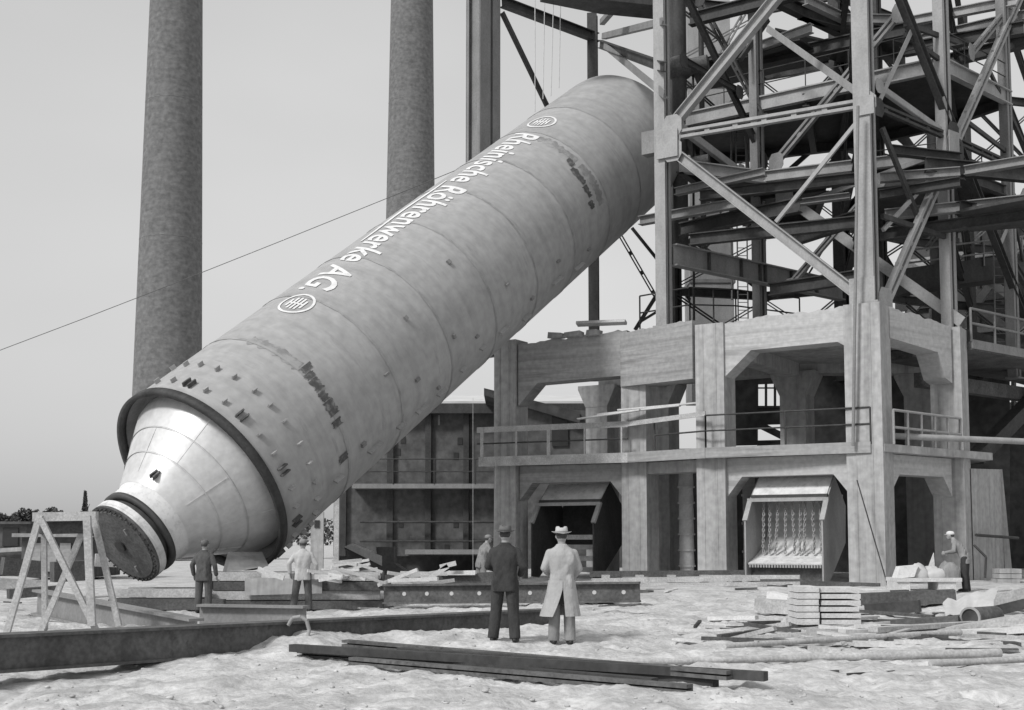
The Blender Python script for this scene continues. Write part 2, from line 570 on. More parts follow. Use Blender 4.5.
# clips along the underside
for s in (2.2, 3.9, 5.2, 6.3, 7.4, 8.6, 9.7, 11.0, 12.6, 14.5, 16.2):
    th = -38 + random.uniform(-7, 7)
    p = loc(th, s, RV + 0.05); rr = loc(th, 0, 1.0); tt = V((0, 0, 1)).cross(rr)
    b = MB(); b.obox(p, rr * 0.09, tt * 0.03, V((0, 0, random.uniform(0.12, 0.3))))
    build('clip', b, 'steel_pale', hull, True)


# weld seams: rings and staggered lengthwise joints
for i, sm in enumerate(seams):
    build('weld_seam', curved(-150, 150, sm - 0.045, sm + 0.045, 0.016, 90, 0.012), 'seam', hull, True)
    s1_ = seams[i + 1] if i + 1 < len(seams) else 24.2
# small welded-on cleats with pale burn marks
for th, s in ((-8, 8.3), (-14, 6.2), (-20, 9.4), (-28, 12.8), (2, 5.1), (-32, 7.2), (-30, 16.8), (20, 6.9), (-5, 11.5), (-24, 3.4), (30, 9.8), (-18, 14.6)):
    p = loc(th, s, RV + 0.03); rr = loc(th, 0, 1.0); tt = V((0, 0, 1)).cross(rr)
    b = MB(); b.obox(p, rr * 0.05, tt * random.uniform(.03, .07), V((0, 0, random.uniform(.03, .09)))); build('cleat', b, 'steel', hull, True)


# white lettering and emblems, wrapped onto the curved shell
def wrap(me_bm, th_base, s_start, sx, sy, dr):
    """x runs down the axis from s_start, y runs from th_base towards the camera side"""
    for v in me_bm.verts:
        x, y = v.co.x * sx, v.co.y * sy
        v.co = loc(th_base - math.degrees(y / RV), s_start - x, RV + dr)


def text_bm(body, shear=0.0, offset=0.0):
    cu = bpy.data.curves.new('t', 'FONT'); cu.body = body; cu.size = 1.0; cu.shear = shear; cu.offset = offset
    cu.resolution_u = 4
    o = bpy.data.objects.new('t', cu); C.objects.link(o)
    dg = bpy.context.evaluated_depsgraph_get()
    me = bpy.data.meshes.new_from_object(o.evaluated_get(dg))
    bm = bmesh.new(); bm.from_mesh(me)
    bpy.data.objects.remove(o); bpy.data.meshes.remove(me)
    return bm


def slice_y(bm, n=14):
    y0 = min(v.co.y for v in bm.verts); y1 = max(v.co.y for v in bm.verts)
    for i in range(1, n):
        y = y0 + (y1 - y0) * i / n
        bmesh.ops.bisect_plane(bm, geom=bm.verts[:] + bm.edges[:] + bm.faces[:], plane_co=(0, y, 0),
                               plane_no=(0, 1, 0))


def bm_obj(name, bm, m, parent):
    for f in bm.faces: f.normal_update()
    me = bpy.data.meshes.new(name); bm.to_mesh(me); bm.free()
    me.materials.append(M[m])
    o = bpy.data.objects.new(name, me); C.objects.link(o); o.parent = parent
    return o


bm = text_bm('Rheinische Röhrenwerke AG.', 0.2, 0.016)
bm2 = bm
x0 = min(v.co.x for v in bm.verts); x1 = max(v.co.x for v in bm.verts)
ycap = 0.73
# long swash drawn back under the second word
sw = []
xa = x0 + (x1 - x0) * 0.34; xb = x0 + (x1 - x0) * 0.73
for i in range(25):
    t = i / 24
    x = xa + (xb - xa) * t
    y = -0.16 - 0.05 * math.sin(t * math.pi) + 0.02 * math.sin(t * 9)
    sw.append((x, y, 0.028 + 0.03 * math.sin(t * math.pi)))
vv = [(bm.verts.new((x, y - h, 0)), bm.verts.new((x, y + h, 0))) for x, y, h in sw]
for p, q in zip(vv, vv[1:]): bm.faces.new((p[0], q[0], q[1], p[1]))
slice_y(bm, 16)
for v in bm.verts: v.co.x -= x0
wrap(bm, 84.5, 18.25, 12.5 / (x1 - x0), 1.12 / ycap, 0.022)
bm_obj('lettering', bm, 'white', hull)


def emblem(th, s, rad):
    bm = bmesh.new()
    n = 48

    def ring(r0, r1):
        vs = [(bm.verts.new((r0 * math.cos(2 * math.pi * i / n), r0 * math.sin(2 * math.pi * i / n), 0)),
               bm.verts.new((r1 * math.cos(2 * math.pi * i / n), r1 * math.sin(2 * math.pi * i / n), 0))) for i in
              range(n)]
        for i in range(n):
            a, b_ = vs[i], vs[(i + 1) % n]
            bm.faces.new((a[0], a[1], b_[1], b_[0]))

    def rect(x0, x1, y0, y1):
        bm.faces.new([bm.verts.new(p) for p in ((x0, y0, 0), (x1, y0, 0), (x1, y1, 0), (x0, y1, 0))])

    ring(0.86 * rad, rad)
    for i, hh in enumerate((0.36, 0.56, 0.60, 0.56, 0.36)):
        y = (i - 2) * 0.23 * rad
        rect(-hh * rad, hh * rad, y - 0.065 * rad, y + 0.065 * rad)
    rect(-0.06 * rad, 0.06 * rad, -0.46 * rad, 0.46 * rad)
    slice_y(bm, 10)
    wrap(bm, th, s, 1, 1, 0.022)
    bm_obj('emblem', bm, 'white', hull)


emblem(72, 4.95, 0.55)
emblem(76, 19.35, 0.55)

# ------------------------------------------------------------------ concrete frame
COL = {1: at(511, 575, 45.3), 2: at(641, 575, 43.3), 3: at(718, 575, 41.0), 4: at(873, 583, 38.3), 5: at(955, 583, 41.2)}
REAR = {1: at(603, 560, 51.5), 2: at(664, 560, 50.5), 3: at(800, 560, 47.3), 4: at(925, 560, 47.5)}
for d_ in (COL, REAR):
    for k_ in d_: d_[k_] = V((d_[k_].x, d_[k_].y, 0.1))
ZT = 8.78; ZD = 4.55
fr = empty('concrete_frame', (COL[3].x, COL[3].y + 3, 0.1),
           'two storey board-marked concrete frame carrying the steel tower', 'frame')
UF = (V((COL[1].x, COL[1].y, 0)) - V((COL[4].x, COL[4].y, 0))).normalized()     # along the front to the left
VF = V((-UF.y, UF.x, 0))
if VF.y < 0: VF = -VF                                                            # inward
for k_, (w, d_, top) in {1: (0.92, 0.85, ZT + 0.1), 2: (0.95, 0.95, ZT - 0.05), 3: (1.0, 0.95, ZT - 0.05),
                         4: (1.12, 1.1, ZT + 0.1), 5: (1.0, 0.95, ZT - 0.15)}.items():
    c = COL[k_]
    b = MB(); b.obox((c.x, c.y, (top + 0.05) / 2), UF * w / 2, VF * d_ / 2, V((0, 0, (top - 0.05) / 2)))
    # board edges
    for q in (-0.5, 0.5):
        e = V((c.x, c.y, 0)) + UF * (q * w * 0.45) - VF * (d_ / 2 + 0.006)
        b.obox((e.x, e.y, (top + 0.05) / 2), UF * 0.012, VF * 0.008, V((0, 0, (top - 0.05) / 2)))
    build('column', b, 'concrete', fr)


def wallbeam(pa, pb, poly, th, off, m, name='beam', ga=0.5, gb=0.5):
    """poly in (distance from a, height) fractions of the clear length; pa,pb column centres"""
    pa = V((pa.x, pa.y, 0)); pb = V((pb.x, pb.y, 0))
    d = pb - pa; L = d.length; d.normalize()
    n = V((d.y, -d.x, 0))
    if n.y > 0: n = -n
    o = pa + d * ga + n * off
    l = L - ga - gb
    pts = [o + d * (t if t >= 0 else l + t + 1e-9) + V((0, 0, z)) for t, z in [(a if a != 'L' else l, z_) for a, z_ in poly]]
    q2 = []
    for i, p in enumerate(pts):
        q2.append(p); nx_ = pts[(i + 1) % len(pts)]
        if p.z > 8.5 and nx_.z > 8.5 and (nx_ - p).length > .5:
            kk = int((nx_ - p).length / .16)
            for e_ in range(1, kk): q2.append(p.lerp(nx_, e_ / kk) + V((0, 0, .09 * mnoise.noise(V((e_ * .6, L, 0))) + random.uniform(-.02, .02))))
    b = MB(); b.prism(q2, -n * th)
    return build(name, b, m, fr)


# upper beams
wallbeam(COL[1], COL[2], [(0, ZT - 0.1), (1.2, ZT), ('L', ZT + 0.15), ('L', 7.35), (0.75, 7.25), (0, 6.45)], 0.8, 0.42,
         'concrete_grey', ga=0.47, gb=0.3)
wallbeam(COL[2], COL[3], [(0, ZT + 0.05), ('L', ZT + 0.12), ('L', 6.95), (0, 6.95)], 0.8, 0.62, 'concrete_grey', ga=-0.33, gb=0.46)
wallbeam(COL[3], COL[4], [(0, ZT - 0.1), (1.3, ZT + 0.03), (3.0, ZT + 0.02), ('L', ZT + 0.1), ('L', 7.62), (-0.25, 7.78),
                          (0.9, 7.75), (0, 6.95)], 0.8, 0.38, 'concrete_beam', ga=0.5, gb=0.56)
wallbeam(COL[4], COL[5], [(0, ZT + 0.1), ('L', ZT - 0.12), ('L', 6.75), (-0.4, 6.9), (-0.8, 7.7), (0, 7.9)], 0.8, 0.42, 'concrete_beam',
         ga=0.6, gb=0.5)
# lower beams with chamfered corners
for (i, j, ga, gb) in ((1, 2, 0.47, 0.48), (2, 3, 0.48, 0.5), (3, 4, 0.5, 0.56), (4, 5, 0.6, 0.5)):
    if i == 2:
        wallbeam(COL[i], COL[j], [(0, ZD - 0.26), ('L', ZD - 0.26), ('L', 3.9), (0, 3.9)], 0.7, 0.3, 'concrete', ga=ga, gb=gb)
    else:
        wallbeam(COL[i], COL[j], [(0, ZD - 0.26), ('L', ZD - 0.26), ('L', 3.05), (-0.5, 3.68), (0.5, 3.68), (0, 3.05)],
                 0.7, 0.3, 'concrete_beam' if i > 2 else 'concrete_grey', ga=ga, gb=gb)
# deck slab with its overhanging front walkway
b = MB()
f1 = COL[1] + UF * 0.75 - VF * 0.95; f4 = COL[4] - VF * 0.55 - UF * 0.2
f2 = COL[2] - VF * 0.9; f3 = COL[3] - VF * 0.85
r1 = REAR[1] + UF * 2.0 + VF * 0.8; r3 = REAR[3] + VF * 0.8; r4 = REAR[4] + VF * 0.8
dSP = (COL[5] - COL[4]); dSP.z = 0; dSP.normalize(); nSP = V((dSP.y, -dSP.x, 0))
f5 = COL[4] + nSP * 0.62 - VF * 0.3; f6 = COL[5] + nSP * 0.62 + dSP * 1.5
poly = [V((p.x, p.y, ZD - 0.24)) for p in (f1, f2, f3, f4, f5, f6, r4, r3, r1)]
b.prism(poly, (0, 0, 0.24))
build('deck_slab', b, 'concrete', fr)
# fascia boards along the walkway
for pa, pb in ((f1, f2), (f2, f3), (f3, f4)):
    d = (pb - pa).normalized(); n = V((d.y, -d.x, 0)); n = -n if n.y > 0 else n
    b = MB(); b.bar(V((pa.x, pa.y, ZD - 0.10)) + n * 0.03, V((pb.x, pb.y, ZD - 0.10)) + n * 0.03, 0.34, 0.05, n)
    build('fascia_board', b, 'concrete_grey' if pa is not f1 else 'wood', fr)
# rear columns with flared heads and rear beams
for k_, c in REAR.items():
    b = MB()
    b.obox((c.x, c.y, 4.05), UF * 0.5, VF * 0.5, V((0, 0, 3.95)))
    vs = []
    for z, q in ((7.1, 0.5), (7.85, 0.85), (8.0, 0.85)):
        vs += [V((c.x, c.y, z)) + UF * (q * sx) + VF * (0.52 * sy) for sx, sy in ((-1, -1), (1, -1), (1, 1), (-1, 1))]
    fs = [(4 * j + i, 4 * j + (i + 1) % 4, 4 * j + 4 + (i + 1) % 4, 4 * j + 4 + i) for j in range(2) for i in range(4)]
    fs += [(3, 2, 1, 0), (8, 9, 10, 11)]
    b.add(vs, fs)
    build('rear_column', b, 'concrete', fr)
for i, j in ((1, 2), (2, 3), (3, 4)):
    wallbeam(REAR[i], REAR[j], [(0, 8.75), ('L', 8.75), ('L', 7.95), (0, 7.95)], 0.9, 0.45, 'concrete', ga=0.0, gb=0.0)
wallbeam(COL[2], REAR[2], [(0, 8.6), ('L', 8.6), ('L', 7.8), (0, 7.8)], 0.7, 0.3, 'concrete', ga=0.6, gb=0.5)
wallbeam(COL[3], REAR[3], [(0, 8.6), ('L', 8.6), ('L', 7.8), (0, 7.8)], 0.7, 0.3, 'concrete', ga=0.6, gb=0.5)


# railings: rail + posts, each run one part
def railing(parent, pts, h, m='steel_dark', step=1.5, rails=(1.0, 0.55), r=0.03, name='railing', post='same'):
    rb = MB(); pb = MB()
    for a, b_ in zip(pts, pts[1:]):
        for q in rails:
            o = V((0, 0, h * q)); rb.tube(a + o, b_ + o, r, r, 6)
        n = max(1, int((b_ - a).length / step))
        for i in range(n + 1):
            p = a.lerp(b_, i / n); rb.tube(p, p + V((0, 0, h)), r, r, 6)
    return build(name, rb, m, parent)


zd = V((0, 0, ZD))


def atz(p, z, n=0): return V((p.x, p.y, z))


railing(fr, [atz(f2, ZD) - UF * 1.0, atz(f3, ZD), atz(f4, ZD)], 1.12, 'steel_dark', 2.3)
railing(fr, [atz(f5, ZD) + dSP * 0.5, atz(COL[5] + nSP * 0.55, ZD) - dSP * 0.3], 1.05, 'steel_pale', 0.7, (1.0, 0.5), 0.045)
b = MB()
pa = atz(f1, ZD + 1.05) + UF * 0.1; pb = atz(f2, ZD + 1.05); pc = atz(f3, ZD + 1.18)
d = (pb - pa).normalized(); n_ = V((d.y, -d.x, 0))
b.bar(pa, pb, 0.2, 0.05, n_); b.bar(pb, pc, 0.16, 0.05, n_)
build('guard_board', b, 'wood', fr)
for t in (0.02, 0.26, 0.48, 0.72, 0.96):
    p = atz(f1, 0).lerp(atz(f2, 0), t) + V((0, 0, ZD - 0.2))
    b = MB(); b.bar(p, p + V((0, 0, 1.3)), 0.12 if t in (0.02, 0.48) else 0.06, 0.06, n_)
    build('guard_post', b, 'wood', fr)
b = MB(); pq = V((0, 0, -0.5)); b.tube(pa + pq, pb + pq, 0.03, 0.03, 6)
build('middle_rail', b, 'steel_dark', fr)
# planks lying on the guard board near the second column
for k_ in range(3):
    a_ = at(578 + 20 * k_, 419 - 3 * k_, 43.0 - 0.15 * k_); c_ = at(640 + 40 * k_, 410 - 3 * k_, 42.0 - 0.3 * k_)
    b = MB(); b.bar(a_ , c_, 0.2, 0.05, (0, 0, 1)); b.v = [p + V((0, 0, 0.05 * k_)) for p in b.v]
    tag(build('plank', b, 'wood_pale'), ['pale plank lying on the guard rail, nearest the left end', 'pale plank lying on the guard rail between two columns',
         'pale plank lying on the guard rail, furthest right'][k_], 'plank', 'planks on the guard rail')

b = MB(); b.prism([atz(q, 8.3) for q in (COL[3] + VF * 2.6, COL[4] + VF * 2.2 - UF * .4, COL[5] - dSP * .8 - nSP * 1.2, REAR[4] + VF * 2.5, REAR[3] + VF * 2.5, REAR[2] + VF * 1.0 - UF * 1.5)], (0, 0, .22))
build('top_slab', b, 'concrete', fr)
# dark wall behind the bays, with a window and a low opening
bw = empty('rear_wall', (8, 52, 0.2), 'dark wall behind the concrete bays with a glazed opening', 'wall')
pw0 = at(628, 560, 55.5); pw1 = at(1000, 560, 50.5)
PW = Plane((pw0.x, pw0.y), (pw1.x, pw1.y))


def wq(x0, y0, x1, y1, m='wall_black', t=0.3, name='wall_panel'):
    p = [PW.pt(x, y) for x, y in ((x0, y0), (x1, y0), (x1, y1), (x0, y1))]
    za = (p[0].z + p[1].z) / 2; zb = (p[2].z + p[3].z) / 2
    p[0].z = p[1].z = za; p[2].z = p[3].z = zb
    b = MB(); b.prism(p, -PW.n * t)
    return build(name, b, m, bw)


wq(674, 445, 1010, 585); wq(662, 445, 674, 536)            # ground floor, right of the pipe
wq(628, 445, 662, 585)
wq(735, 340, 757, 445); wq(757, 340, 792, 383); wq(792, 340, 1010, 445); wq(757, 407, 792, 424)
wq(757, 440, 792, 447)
b = MB()
for x in (757, 766, 775, 792): b.bar(PW.pt(x, 383), PW.pt(x, 407), 0.1, 0.1, PW.n)
b.bar(PW.pt(757, 407), PW.pt(792, 407), 0.1, 0.1, PW.n); b.bar(PW.pt(757, 388), PW.pt(792, 388), 0.06, 0.06, PW.n)
build('window_frame', b, 'steel_dark', bw)
b = MB(); b.bar(PW.pt(758, 424, .2), PW.pt(792, 441, .2), 0.3, 0.1, PW.n)
build('stay', b, 'steel_dark', bw)
# ring-jointed pipe standing in the second bay
b = MB(); c = at(687, 571, 44.6); zz = 0.2
pt_ = empty('stone_pipe', (c.x, c.y, 0.2), 'pale standing pipe of stacked rings inside the second bay', 'pipe')
for k_ in range(7):
    b = MB(); b.tube((c.x, c.y, zz), (c.x, c.y, zz + 0.5), 0.27, 0.25, 18); b.tube((c.x, c.y, zz + 0.5), (c.x, c.y, zz + 0.56), 0.31, 0.31, 18)
    build('pipe_ring', b, 'pale_lifted', pt_); zz += 0.56
b = MB(); c = at(750, 575, 44.5); b.tube((c.x, c.y, 0.2), (c.x, c.y, 4.2), 0.22, 0.22, 18)
for z in (1.2, 2.2, 3.2): b.tube((c.x, c.y, z), (c.x, c.y, z + .08), 0.27, 0.27, 18)
tag(build('down_pipe', b, 'concrete_grey'), 'grey down pipe behind the chain chute on the left', 'pipe')


# ------------------------------------------------------------------ charging chutes
def chute(px0, py0, Y, label, pale, chains):
    """px0: front right edge of the chute"""
    c = at(px0, py0, Y)
    W = 2.5
    root = empty('charging_chute', (c.x, c.y, 0.25), label, 'chute')
    o = V((c.x, c.y, 0))
    st = 'steel_pale' if pale else 'steel_dark'
    prof = [(0.0, 0.35), (0.5, 0.32), (2.2, 1.55), (2.3, 2.75), (1.25, 3.66), (0.5, 2.95), (0.0, 2.25)]
    for side, off in (('r', 0.0), ('l', W)):
        pts = [o + UF * off + VF * t + V((0, 0, z)) for t, z in prof]
        b = MB(); b.prism(pts, UF * (0.05 if side == 'r' else 0.05))
        build('side_plate', b, 'steel_pale' if pale else 'steel_dark', root)
        b = MB()           # bright edge flange
        a1 = o + UF * (off + 0.02) + VF * 0.5 + V((0, 0, 2.95)); a2 = o + UF * (off + 0.02) + V((0, 0, 2.25))
        b.bar(a1, a2, 0.09, 0.16, UF)
        build('edge_flange', b, 'steel_pale', root)
    b = MB()
    pts = [o + UF * 0.05 + VF * t + V((0, 0, z)) for t, z in ((0.5, 2.93), (0.5, 3.0), (1.23, 3.69), (1.25, 3.61))]
    b.prism(pts, UF * (W - 0.05)); build('hood', b, 'pale_lifted', root)
    b = MB(); b.bar(o + UF * -0.05 + VF * 0.45 + V((0, 0, 2.92)), o + UF * (W + 0.1) + VF * 0.45 + V((0, 0, 2.92)), 0.11, 0.1, VF)
    build('hood_lip', b, 'steel_pale', root)
    b = MB(); b.bar(o + VF * 0.52 + V((0, 0, 3.04)), o + UF * W + VF * 0.52 + V((0, 0, 3.04)), 0.09, 0.1, VF)
    build('lip_angle', b, 'steel_dark', root)
    # curved ramp
    cv = [(2.25, 3.1), (2.1, 2.3), (1.8, 1.75), (1.3, 1.35), (0.7, 1.08), (0.1, 0.9)] if chains else \
        [(2.2, 3.0), (2.15, 2.0), (2.0, 1.4)]
    b = MB()
    for (t0, z0), (t1, z1) in zip(cv, cv[1:]):
        p0 = o + VF * t0 + V((0, 0, z0)) + UF * (W / 2 + 0.03); p1 = o + VF * t1 + V((0, 0, z1)) + UF * (W / 2 + 0.03)
        b.bar(p0, p1, W - 0.09, 0.05, (VF * 0.5 + V((0, 0, 0.9))))
    build('ramp', b, 'pale_lifted' if chains else 'steel_dark', root)
    if chains:
        b = MB()
        for k in range(26):
            p = o + UF * (0.12 + k * (W - 0.22) / 25) + VF * 0.08 + V((0, 0, 0.84))
            b.obox(p, UF * 0.025, VF * 0.03, V((0, 0, 0.05)))
        build('ramp_teeth', b, 'steel_pale', root)
        b = MB(); b.bar(o + UF * 0.05 + VF * 0.45 + V((0, 0, .55)), o + UF * W + VF * .45 + V((0, 0, .55)), 0.45, 0.1, VF)
        build('sill', b, 'rust', root)
        for k in range(9):
            off = 0.28 + k * (W - 0.6) / 8 + random.uniform(-.06, .06)
            b = MB(); z = 2.9; t = 0.75
            while True:
                zr = 1.12 + max(0, t - 0.75) * 0.5
                if z < 0.98 + 0.35 * t: break
                p = o + UF * off + VF * t + V((0, 0, z))
                q = len(b.f) % 2
                s_ = 0.062
                for k2 in range(8):
                    a0 = 2 * math.pi * k2 / 8; a1 = 2 * math.pi * (k2 + 1) / 8
                    dirn = (UF if (int(z * 1000) // 85) % 2 else VF)
                    b.tube(p + dirn * (s_ * 0.6 * math.cos(a0)) + V((0, 0, s_ * math.sin(a0))),
                           p + dirn * (s_ * 0.6 * math.cos(a1)) + V((0, 0, s_ * math.sin(a1))), 0.02, 0.02, 5, False)
                z -= 0.085
                t += random.uniform(-0.03, 0.02) if z < 1.7 else 0; off += random.uniform(-.012, .012)
            build('chain', b, 'steel_pale', root)
    else:
        for k, z in enumerate((0.6, 1.0, 1.4, 1.75)):
            b = MB(); b.bar(o + UF * 0.05 + VF * 1.0 + V((0, 0, z)), o + UF * (W * 0.62) + VF * 1.0 + V((0, 0, z)), 0.17, 0.3, VF)
            build('cross_slat', b, 'wood' if k % 2 else 'concrete', root)
    return root


chute(824, 583, 38.35, 'pale steel hooded chute with hanging chains in the right bay', True, True)
chute(594, 575, 43.4, 'dark steel hooded chute with boards inside in the left bay', False, False)

# ------------------------------------------------------------------ steel tower
tw = empty('steel_tower', (8, 45, ZT), 'open steel lattice tower of columns, braces and floors on the concrete frame', 'tower')
H0 = ZT + 0.08
c483 = V((-0.02320 * 48.5, 48.5, 0)); c595 = V((0.0664 * 54, 54, 0)); c665 = V((0.1232 * 42.2, 42.2, 0))
c762 = V((9.35, 46.6, 0)); c872 = V((COL[4].x + 0.05, COL[4].y - 0.1, 0)); c955 = V((14.55, 41.1, 0))
c1018 = V((0.405 * 46, 46, 0)); c845 = V((0.268 * 52, 52, 0)); c690 = V((0.139 * 52.5, 52.5, 0))
FP = Plane(c665, c872); SP = Plane(c872, c955); RP = Plane(c762, c955); LP = Plane(c483, c595)
IP = Plane(c595, c665); MP = Plane(c665, c762); BP = Plane(c595, c845); QP = Plane(c762, c872); XP = Plane(c955, c1018)


def column(c, w, d_, z0, z1, u, m='steel', style='H'):
    b = MB()
    n = V((u.y, -u.x, 0))
    if style == 'H':      # flange plates seen from the front, web between
        for k in (-1, 1):
            b.obox((c.x + n.x * k * d_ / 2, c.y + n.y * k * d_ / 2, (z0 + z1) / 2), u * w / 2, n * 0.03, V((0, 0, (z1 - z0) / 2)))
        b.obox((c.x, c.y, (z0 + z1) / 2), u * (w * 0.2), n * (d_ / 2 - 0.03), V((0, 0, (z1 - z0) / 2)))
        for k in (-1, 1):
            for q in (-1, 1):
                p = c + n * (k * (d_ / 2 - 0.06)) + u * (q * (w / 2 - 0.02))
                b.obox((p.x, p.y, (z0 + z1) / 2), u * 0.02, n * 0.06, V((0, 0, (z1 - z0) / 2)))
    else:
        b.obox((c.x, c.y, (z0 + z1) / 2), u * w / 2, n * d_ / 2, V((0, 0, (z1 - z0) / 2)))
    b.obox((c.x, c.y, z0 + 0.03), u * (w * 0.75), n * (d_ * 0.7), V((0, 0, 0.03)))
    return build('column', b, m, tw)


HT = 21.5
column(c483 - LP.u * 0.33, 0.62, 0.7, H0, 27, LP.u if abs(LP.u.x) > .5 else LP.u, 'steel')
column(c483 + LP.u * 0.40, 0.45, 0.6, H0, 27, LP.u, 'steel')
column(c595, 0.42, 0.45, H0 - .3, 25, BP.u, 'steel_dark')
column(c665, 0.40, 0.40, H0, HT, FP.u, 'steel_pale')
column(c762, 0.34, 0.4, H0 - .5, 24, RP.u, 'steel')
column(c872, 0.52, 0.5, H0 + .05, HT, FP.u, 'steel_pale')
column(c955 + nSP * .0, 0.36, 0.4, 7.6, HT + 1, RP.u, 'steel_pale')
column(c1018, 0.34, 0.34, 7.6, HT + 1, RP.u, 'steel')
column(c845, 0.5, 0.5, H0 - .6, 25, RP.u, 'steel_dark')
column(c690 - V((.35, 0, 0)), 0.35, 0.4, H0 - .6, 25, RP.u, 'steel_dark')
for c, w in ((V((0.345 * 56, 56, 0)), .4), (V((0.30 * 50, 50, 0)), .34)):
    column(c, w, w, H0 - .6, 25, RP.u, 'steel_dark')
for k_, (c, u, nn) in enumerate(((c483, LP.u, LP.n), (c595, BP.u, BP.n))):
    pass


def brace(P, x0, y0, x1, y1, w, style='box', m='steel_pale', off=0.0, t=0.14):
    a = P.pt(x0, y0, off); b_ = P.pt(x1, y1, off)
    mb = MB(); d = (b_ - a).normalized(); u = P.n.cross(d).normalized()
    if style == 'box': mb.bar(a, b_, w, t, P.n)
    elif style == 'L':
        mb.bar(a, b_, w, 0.03, P.n); mb.bar(a - u * (w / 2) - P.n * (t / 2), b_ - u * (w / 2) - P.n * (t / 2), 0.03, t, P.n)
    elif style == 'I': mb.ibar(a, b_, w, t, P.n)
    elif style == 'D':       # double angles with battens
        q = w * 0.33
        for k in (-1, 1): mb.bar(a + u * (k * (w - q) / 2), b_ + u * (k * (w - q) / 2), q, t, P.n)
        n = max(2, int((b_ - a).length / 1.1))
        for i in range(n + 1):
            p = a.lerp(b_, (i + 0.3) / (n + 0.6)); mb.bar(p - d * 0.09, p + d * 0.09, w, t * 0.5, P.n)
    elif style == 'rod': mb.tube(a, b_, w / 2, w / 2, 8)
    return build('brace', mb, m, tw)


